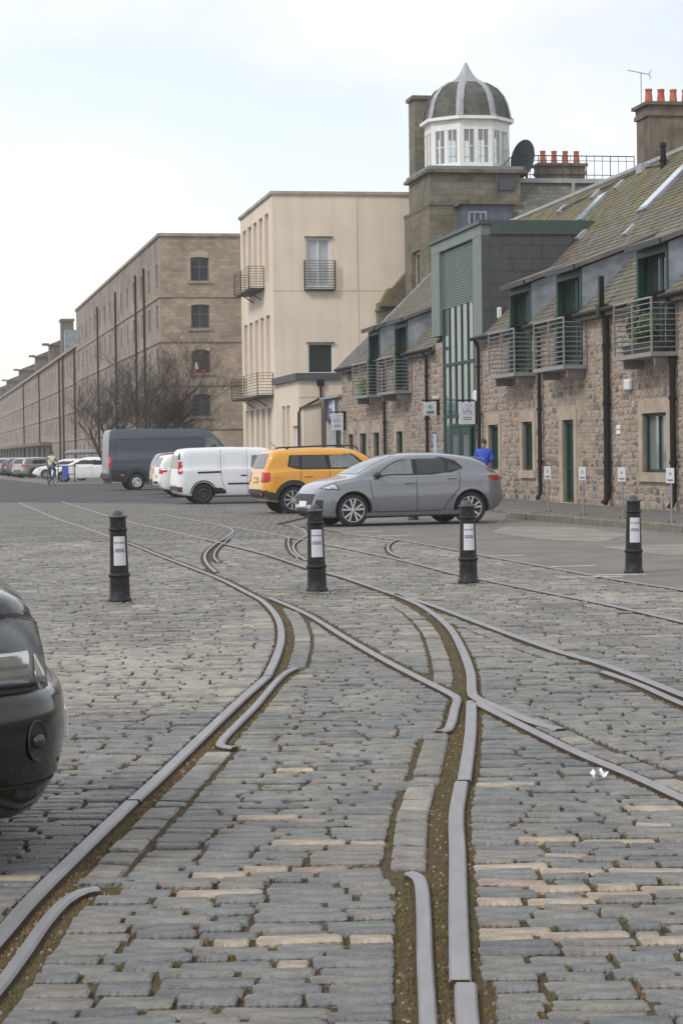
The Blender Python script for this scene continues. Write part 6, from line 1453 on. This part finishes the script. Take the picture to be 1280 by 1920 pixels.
# balcony planter and toy-green pot
def leaf_ball(mb, c, rad, n, sz, rnd_):
    for _ in range(n):
        d = Vector((rnd_.gauss(0, 1), rnd_.gauss(0, 1), rnd_.gauss(0, 1))).normalized(); k = rnd_.uniform(.55, 1.05); p = Vector(c) + Vector((d.x * rad[0], d.y * rad[1], d.z * rad[2])) * k
        t = Vector((rnd_.gauss(0, 1), rnd_.gauss(0, 1), rnd_.gauss(0, 1))).normalized(); b_ = d.cross(t).normalized(); t = b_.cross(d + t * .5).normalized()
        mb.cm = rnd_.randrange(2); mb.poly([p - t * sz, p + b_ * sz * .5, p + t * sz, p - b_ * sz * .5], [(0, 1, 2, 3)])
M_leaf = [mat('leaf_box', (.07, .12, .03), .6, var=.3, scale=8), mat('leaf_box_light', (.11, .16, .045), .6, var=.3, scale=8)]
pl = street_root('balcony_planter', -.4, -.36, 3.70); tag(pl, 'round clipped green shrub in a dark box on the right-hand balcony', 'plant')
SB().sbox(-1.45, .55, -.52, -.22, 3.70, 3.95).build('planter_box', M_plas, pl, bevel=.01)
mb = SB(); rl = random.Random(8); leaf_ball(mb, (-.45, .37, 4.32), (.78, .28, .36), 1500, .05, rl); o = mb.build('foliage', M_leaf, pl, fix=False)
pl = street_root('balcony_pot_plant', 33.4, -.4, 3.70); tag(pl, 'small bright green pot plant on the far left balcony', 'plant')
SB().lathe([(0, 0), (.13, 0), (.17, .28), (0, .28)], 12, (33.4, .4, 3.70)).build('pot', mat('pot_green', (.06, .30, .06), .5, var=.1), pl); mb = SB(); leaf_ball(mb, (33.4, .4, 4.2), (.25, .2, .28), 260, .05, rl); mb.build('foliage', [mat('leaf_lime', (.12, .22, .03), .6, var=.3), mat('leaf_yellow', (.4, .33, .03), .6, var=.3)], pl, fix=False)

# ------------------------------------------------------------------ bare winter trees
M_bark = mat('bark', (0.07, 0.058, 0.047), 0.9, var=0.35, scale=5)
def bare_tree(pos, h, spread, seed, label):
    rl = random.Random(seed); root = empty('bare_tree', pos); tag(root, label, 'tree', 'bare winter trees before the warehouse')
    trunk, limbs, twigs = MB(), MB(), MB()
    def grow(p, d, ln, r0_, lvl):
        n = 3; path = [p]; rad = [r0_]; q = p.copy(); dd = d.copy()
        for i in range(n):
            dd = (dd + Vector((rl.gauss(0, .13), rl.gauss(0, .13), rl.gauss(0, .08) + .05))).normalized(); q = q + dd * ln / n; path.append(q.copy()); rad.append(r0_ * (1 - .45 * (i + 1) / n))
        (trunk if lvl == 0 else limbs if lvl < 3 else twigs).tube(path, rad, 6 if lvl < 2 else 4 if lvl < 3 else 3, cap=False)
        if lvl >= 5 or ln < .2: return
        k = 7 if lvl == 0 else (4 if lvl < 3 else 5)
        for i in range(k):
            t = 1.0 if i == 0 else rl.uniform(.35, 1.0); base = path[min(n, int(t * n))]
            az = rl.uniform(0, 6.283); el = rl.uniform(.3, .95) if lvl < 2 else rl.uniform(.25, .8)
            side = Vector((math.cos(az), math.sin(az), 0)); nd = (dd * math.cos(el) + side * math.sin(el) * spread + Vector((0, 0, .22))).normalized()
            grow(base, nd, ln * rl.uniform(.60, .84), max(.0065, rad[-1] * rl.uniform(.5, .72)), lvl + 1)
    grow(Vector((0, 0, 0)), Vector((0, 0, 1)), h * .40, h * .03, 0)
    trunk.build('trunk', M_bark, root, fix=False); limbs.build('limbs', M_bark, root, fix=False); o = twigs.build('twigs', M_bark, root, fix=False); o['kind'] = 'stuff'
bare_tree((-10.4, 116, 0), 8.8, 1.5, 3, 'larger bare tree rising behind the grey van before the gable')
bare_tree((-13.0, 119, 0), 7.4, 1.5, 9, 'smaller bare tree left of the larger one behind the white hatchback')
bare_tree((-9.0, 118, 0), 6.0, 1.4, 14, 'low bare tree at the right, over the grey van roof')

# ------------------------------------------------------------------ people
M_skin = mat('skin', (.45, .27, .19), .5, var=.1); M_hair = mat('hair_dark', (.018, .014, .011), .55, var=.3, scale=30)
def skinned(name, pts, edges, material, parent, sub=2, smooth=True, root=0):
    me = bpy.data.meshes.new(name); me.from_pydata([p[:3] for p in pts], edges, []); o = bpy.data.objects.new(name, me); COL.objects.link(o)
    o.modifiers.new('skin', 'SKIN'); o.modifiers['skin'].use_smooth_shade = True
    for i, v in enumerate(me.skin_vertices[0].data):
        rr2 = pts[i][3]; v.radius = rr2 if isinstance(rr2, tuple) else (rr2, rr2); v.use_root = (i == root)
    sb_ = o.modifiers.new('sub', 'SUBSURF'); sb_.levels = sub; sb_.render_levels = sub
    dg = bpy.context.evaluated_depsgraph_get(); m2 = bpy.data.meshes.new_from_object(o.evaluated_get(dg)); o.modifiers.clear(); o.data = m2; m2.name = name
    m2.materials.clear(); m2.materials.append(material)
    if smooth: m2.polygons.foreach_set('use_smooth', [True] * len(m2.polygons))
    o.parent = parent; return o
def hand(parent, w, d, up_, side):
    """palm, four fingers and a thumb, lightly curled; w wrist, d direction of the forearm"""
    w, d, up_ = Vector(w), Vector(d).normalized(), Vector(up_).normalized(); sd_ = d.cross(up_).normalized() * side
    pts = [(*w, .022), (*(w + d * .045), (.036, .018)), (*(w + d * .085), (.040, .016))]; ed = [(0, 1), (1, 2)]
    for i, (o_, ln) in enumerate(((-.030, .060), (-.010, .072), (.011, .068), (.030, .054))):
        b_ = w + d * .085 + sd_ * o_; k = len(pts)
        pts += [(*(b_ + d * ln * .5 - up_ * .008), .0095), (*(b_ + d * ln * .85 - up_ * .03), .0085), (*(b_ + d * ln * .9 - up_ * .05), .0075)]; ed += [(2, k), (k, k + 1), (k + 1, k + 2)]
    k = len(pts); b_ = w + d * .03 - sd_ * .034; pts += [(*b_, .013), (*(b_ + d * .035 - sd_ * .02 - up_ * .012), .011), (*(b_ + d * .06 - sd_ * .018 - up_ * .03), .009)]; ed += [(1, k), (k, k + 1), (k + 1, k + 2)]
    return skinned('hand', pts, ed, M_skin, parent, 1)
def head(parent, c, yaw, pitch_, hairlen=.0):
    """head with brow, nose, chin, ears and eyes; local +y is the way it looks"""
    bm = bmesh.new(); bmesh.ops.create_uvsphere(bm, u_segments=20, v_segments=14, radius=1)
    for v in bm.verts:
        x, y, z = v.co; w_ = .074 * (1 - .18 * max(0, -z)); v.co = Vector((x * w_, y * (.092 if y < 0 else .086 * (1 - .1 * max(0, -z))), z * .115))
        if y > .85 and -.35 < z < .15 and abs(x) < .25: v.co.y += .018
        if y > .6 and z < -.6: v.co.y += .010
    me = bpy.data.meshes.new('head'); bm.to_mesh(me); bm.free(); me.materials.append(M_skin); me.polygons.foreach_set('use_smooth', [True] * len(me.polygons))
    h = bpy.data.objects.new('head', me); COL.objects.link(h); h.parent = parent; h.location = c; h.rotation_euler = (pitch_, 0, yaw)
    for sx in (-1, 1):
        o = MB().lathe([(0, -.012), (.018, -.01), (.026, 0), (.02, .01), (0, .012)], 10, (0, 0, 0)).build('ear', M_skin, h, smooth=True, loc=(sx * .076, -.008, -.01)); o.rotation_euler = (0, R(80), 0); o.scale = (1.25, .8, .7)
        MB().lathe([(0, -.009), (.007, -.006), (.009, 0), (.007, .006), (0, .009)], 8, (0, 0, 0)).build('eye', M_ink, h, smooth=True, loc=(sx * .03, .079, .012))
    MB().box(-.022, .022, -.003, .003, -.003, .003).build('mouth', mat('lips', (.3, .12, .1), .5, var=0) if 'lips' not in bpy.data.materials else bpy.data.materials['lips'], h, loc=(0, .086, -.055))
    bm = bmesh.new(); bmesh.ops.create_uvsphere(bm, u_segments=20, v_segments=14, radius=1)
    bmesh.ops.delete(bm, geom=[v for v in bm.verts if v.co.z < -.35 or (v.co.y > .35 and v.co.z < .45)], context='VERTS')
    for v in bm.verts: v.co = Vector((v.co.x * .081, v.co.y * .099, v.co.z * .124)) * random.uniform(.985, 1.02)
    me = bpy.data.meshes.new('hair'); bm.to_mesh(me); bm.free(); me.materials.append(M_hair); me.polygons.foreach_set('use_smooth', [True] * len(me.polygons))
    o = bpy.data.objects.new('hair', me); COL.objects.link(o); o.parent = h; o.location = (0, -.004, .006)
    return h
def clothes(parent, J, top_m, leg_m, shoe_m, T=0.0):
    """one continuous jacket surface and one continuous trouser surface over the joints J"""
    P = lambda k, r_: (*J[k], r_)
    pts = [P('pelvis', (.165, .125)), P('waist', (.155, .12)), P('chest', (.175, .13)), P('neck', (.075, .07)), P('shl', .078), P('ell', .056), P('wrl', .042), P('shr', .078), P('elr', .056), P('wrr', .042)]
    skinned('jacket', pts, [(0, 1), (1, 2), (2, 3), (2, 4), (4, 5), (5, 6), (2, 7), (7, 8), (8, 9)], top_m, parent)
    pts = [P('pelvis', (.15, .12)), P('hipl', .098), P('knl', .070), P('anl', .052), P('hipr', .098), P('knr', .070), P('anr', .052)]
    skinned('trousers', pts, [(0, 1), (1, 2), (2, 3), (0, 4), (4, 5), (5, 6)], leg_m, parent)
    for k in 'lr': skinned('shoe', [(*J['an' + k], .045), (*(Vector(J['an' + k]) + Vector((0, -.03, -.045))), (.042, .034)), (*J['to' + k], (.042, .028))], [(0, 1), (1, 2)], shoe_m, parent, 2)
    skinned('neck', [(*J['neck'], .058), (*(Vector(J['head']) + Vector((0, -.01, -.06))), .055)], [(0, 1)], M_skin, parent, 2)
M_blue = mat('blue_top', (.012, .075, .50), .6, var=.3, scale=5, bump=.3, bscale=14); M_navy = mat('dark_trousers', (.02, .022, .03), .8, var=.2); M_shoe = mat('shoe_dark', (.02, .018, .016), .5, var=.1)
# man in blue, back turned, phone height hands in front of him
pr = empty('person', (4.08, 61.0, .095), R(-12)); tag(pr, 'person in a bright blue top, back turned, standing at the green bay', 'person')
J = dict(pelvis=(0, 0, .95), waist=(0, .0, 1.12), chest=(0, .01, 1.34), neck=(0, .02, 1.50), head=(0.0, .055, 1.64), shl=(-.185, .0, 1.41), ell=(-.255, -.03, 1.15), wrl=(-.13, .2, 1.10), shr=(.185, 0, 1.41), elr=(.265, -.03, 1.15), wrr=(.13, .2, 1.12), hipl=(-.09, 0, .90), knl=(-.10, .03, .49), anl=(-.11, 0, .10), tol=(-.12, .16, .035), hipr=(.09, 0, .90), knr=(.10, .03, .49), anr=(.11, 0, .10), tor=(.13, .16, .035))
clothes(pr, J, M_blue, M_navy, M_shoe); head(pr, J['head'], R(8), R(-14)); hand(pr, J['wrl'], (.5, .8, .15), (0, -.1, 1), 1); hand(pr, J['wrr'], (-.5, .8, .15), (0, -.1, 1), -1)
MB().box(-.036, .036, -.005, .005, -.075, .075).build('phone', M_ink, None, loc=(4.13, 61.30, 1.27), bevel=.004); o = bpy.data.objects['phone']; o.rotation_euler = (R(-30), 0, R(-12)); tag(o, 'dark phone held by the person in blue', 'phone')
# cyclist riding away on the left
CX_, CY_ = -15.32, 113.3
bk = empty('bicycle', (CX_, CY_, 0), R(-8)); tag(bk, 'dark bicycle ridden away by the person in the pale jacket', 'bicycle')
for y, nm in ((-.52, 'rear'), (.52, 'front')):
    w_ = empty('wheel', (0, y, .34)); w_.parent = bk
    mb = MB(); 
    for i in range(28):
        pass
    ring = [(0, .32 * math.cos(a), .32 * math.sin(a)) for a in np.linspace(0, 2 * math.pi, 29)]
    MB().tube(ring, .02, 6, cap=False).build('tyre', M_tyre, w_, loc=(0, 0, 0)); MB().tube([(x, a * .95, b * .95) for x, a, b in ring], .008, 5, cap=False).build('rim', M_alloy, w_, loc=(0, 0, 0))
    mb = MB()
    for i in range(14): a = i * math.pi / 7; mb.tube([(.02 * (-1) ** i, 0, 0), (0, .3 * math.cos(a), .3 * math.sin(a))], .0025, 3)
    mb.tube([(-.05, 0, 0), (.05, 0, 0)], .02, 8); mb.build('spokes', M_galv, w_, loc=(0, 0, 0))
fr = MB()
for a, b in (((0, -.08, .30), (0, -.22, .86)), ((0, -.20, .80), (0, .34, .82)), ((0, -.08, .30), (0, .37, .72)), ((0, .33, .92), (0, .40, .64)), ((-.05, -.52, .34), (-.03, -.08, .30)), ((.05, -.52, .34), (.03, -.08, .30)), ((-.05, -.52, .34), (-.02, -.2, .78)), ((.05, -.52, .34), (.02, -.2, .78)), ((-.05, .40, .64), (-.05, .52, .34)), ((.05, .40, .64), (.05, .52, .34))): fr.tube([a, b], .017, 6)
fr.build('frame', M_dsteel, bk, loc=(0, 0, 0))
MB().tube([(-.30, .22, .98), (-.24, .32, 1.0), (0, .36, 1.0), (.24, .32, 1.0), (.30, .22, .98)], .014, 6).build('handlebar', M_black, bk, loc=(0, 0, 0)); MB().tube([(0, .33, .9), (0, .36, 1.0)], .015, 6).build('stem', M_black, bk, loc=(0, 0, 0))
MB().tube([(0, -.36, .91), (0, -.25, .92), (0, -.1, .90)], [.075, .06, .025], 8).build('saddle', M_black, bk, loc=(0, 0, 0)); MB().tube([(0, -.20, .8), (0, -.23, .9)], .014, 6).build('seat_post', M_alloy, bk, loc=(0, 0, 0))
for sx, dz in ((-1, -.16), (1, .16)): MB().tube([(sx * .06, -.08, .30), (sx * .08, -.06, .30 + dz), (sx * .17, -.06, .30 + dz)], .014, 6).build('pedal', M_black, bk, loc=(0, 0, 0))
M_pale = mat('pale_jacket', (.52, .45, .38), .8, var=.15, scale=5, bump=.3, bscale=14); M_jean = mat('blue_jeans', (.075, .13, .24), .85, var=.25, scale=8)
cy = empty('person', (CX_, CY_, 0), R(-8)); tag(cy, 'person in a pale jacket and jeans cycling away on the left', 'person')
J = dict(pelvis=(0, -.24, 1.02), waist=(0, -.20, 1.18), chest=(0, -.10, 1.40), neck=(0, -.03, 1.56), head=(0, .02, 1.70), shl=(-.185, -.07, 1.47), ell=(-.29, .08, 1.24), wrl=(-.29, .20, 1.04), shr=(.185, -.07, 1.47), elr=(.29, .08, 1.24), wrr=(.29, .20, 1.04), hipl=(-.10, -.22, .97), knl=(-.13, .10, .56), anl=(-.14, -.08, .22), tol=(-.15, .06, .15), hipr=(.10, -.22, .97), knr=(.13, .18, .82), anr=(.14, .0, .52), tor=(.15, .13, .47))
clothes(cy, J, M_pale, M_jean, M_shoe); head(cy, J['head'], R(-4), R(-8)); hand(cy, J['wrl'], (0, .8, -.3), (0, .3, 1), 1); hand(cy, J['wrr'], (0, .8, -.3), (0, .3, 1), -1)
MB().tube([(-.17, -.2, 1.50), (-.02, -.255, 1.36), (.16, -.30, 1.14)], .018, 5).build('bag_strap', M_shoe, cy); 
MB().box(-.09, .09, -.04, .04, -.1, .1).build('shoulder_bag', M_shoe, cy, loc=(.20, -.28, 1.10), bevel=.02)

# ------------------------------------------------------------------ haze over the whole quay
M_haze = bpy.data.materials.new('haze_air'); M_haze.use_nodes = True
hn = M_haze.node_tree.nodes; hl = M_haze.node_tree.links
hn.remove(hn['Principled BSDF']); pvn = hn.new('ShaderNodeVolumePrincipled')
pvn.inputs['Color'].default_value = (.93, .95, 1, 1); pvn.inputs['Density'].default_value = 0.00042; pvn.inputs['Anisotropy'].default_value = 0.0
hl.new(pvn.outputs['Volume'], hn['Material Output'].inputs['Volume'])
hz = MB().box(-720, 520, -80, 920, -1.1, 23).build('haze', M_haze); tag(hz, 'thin pale haze over the whole quay', 'haze', kind='stuff')
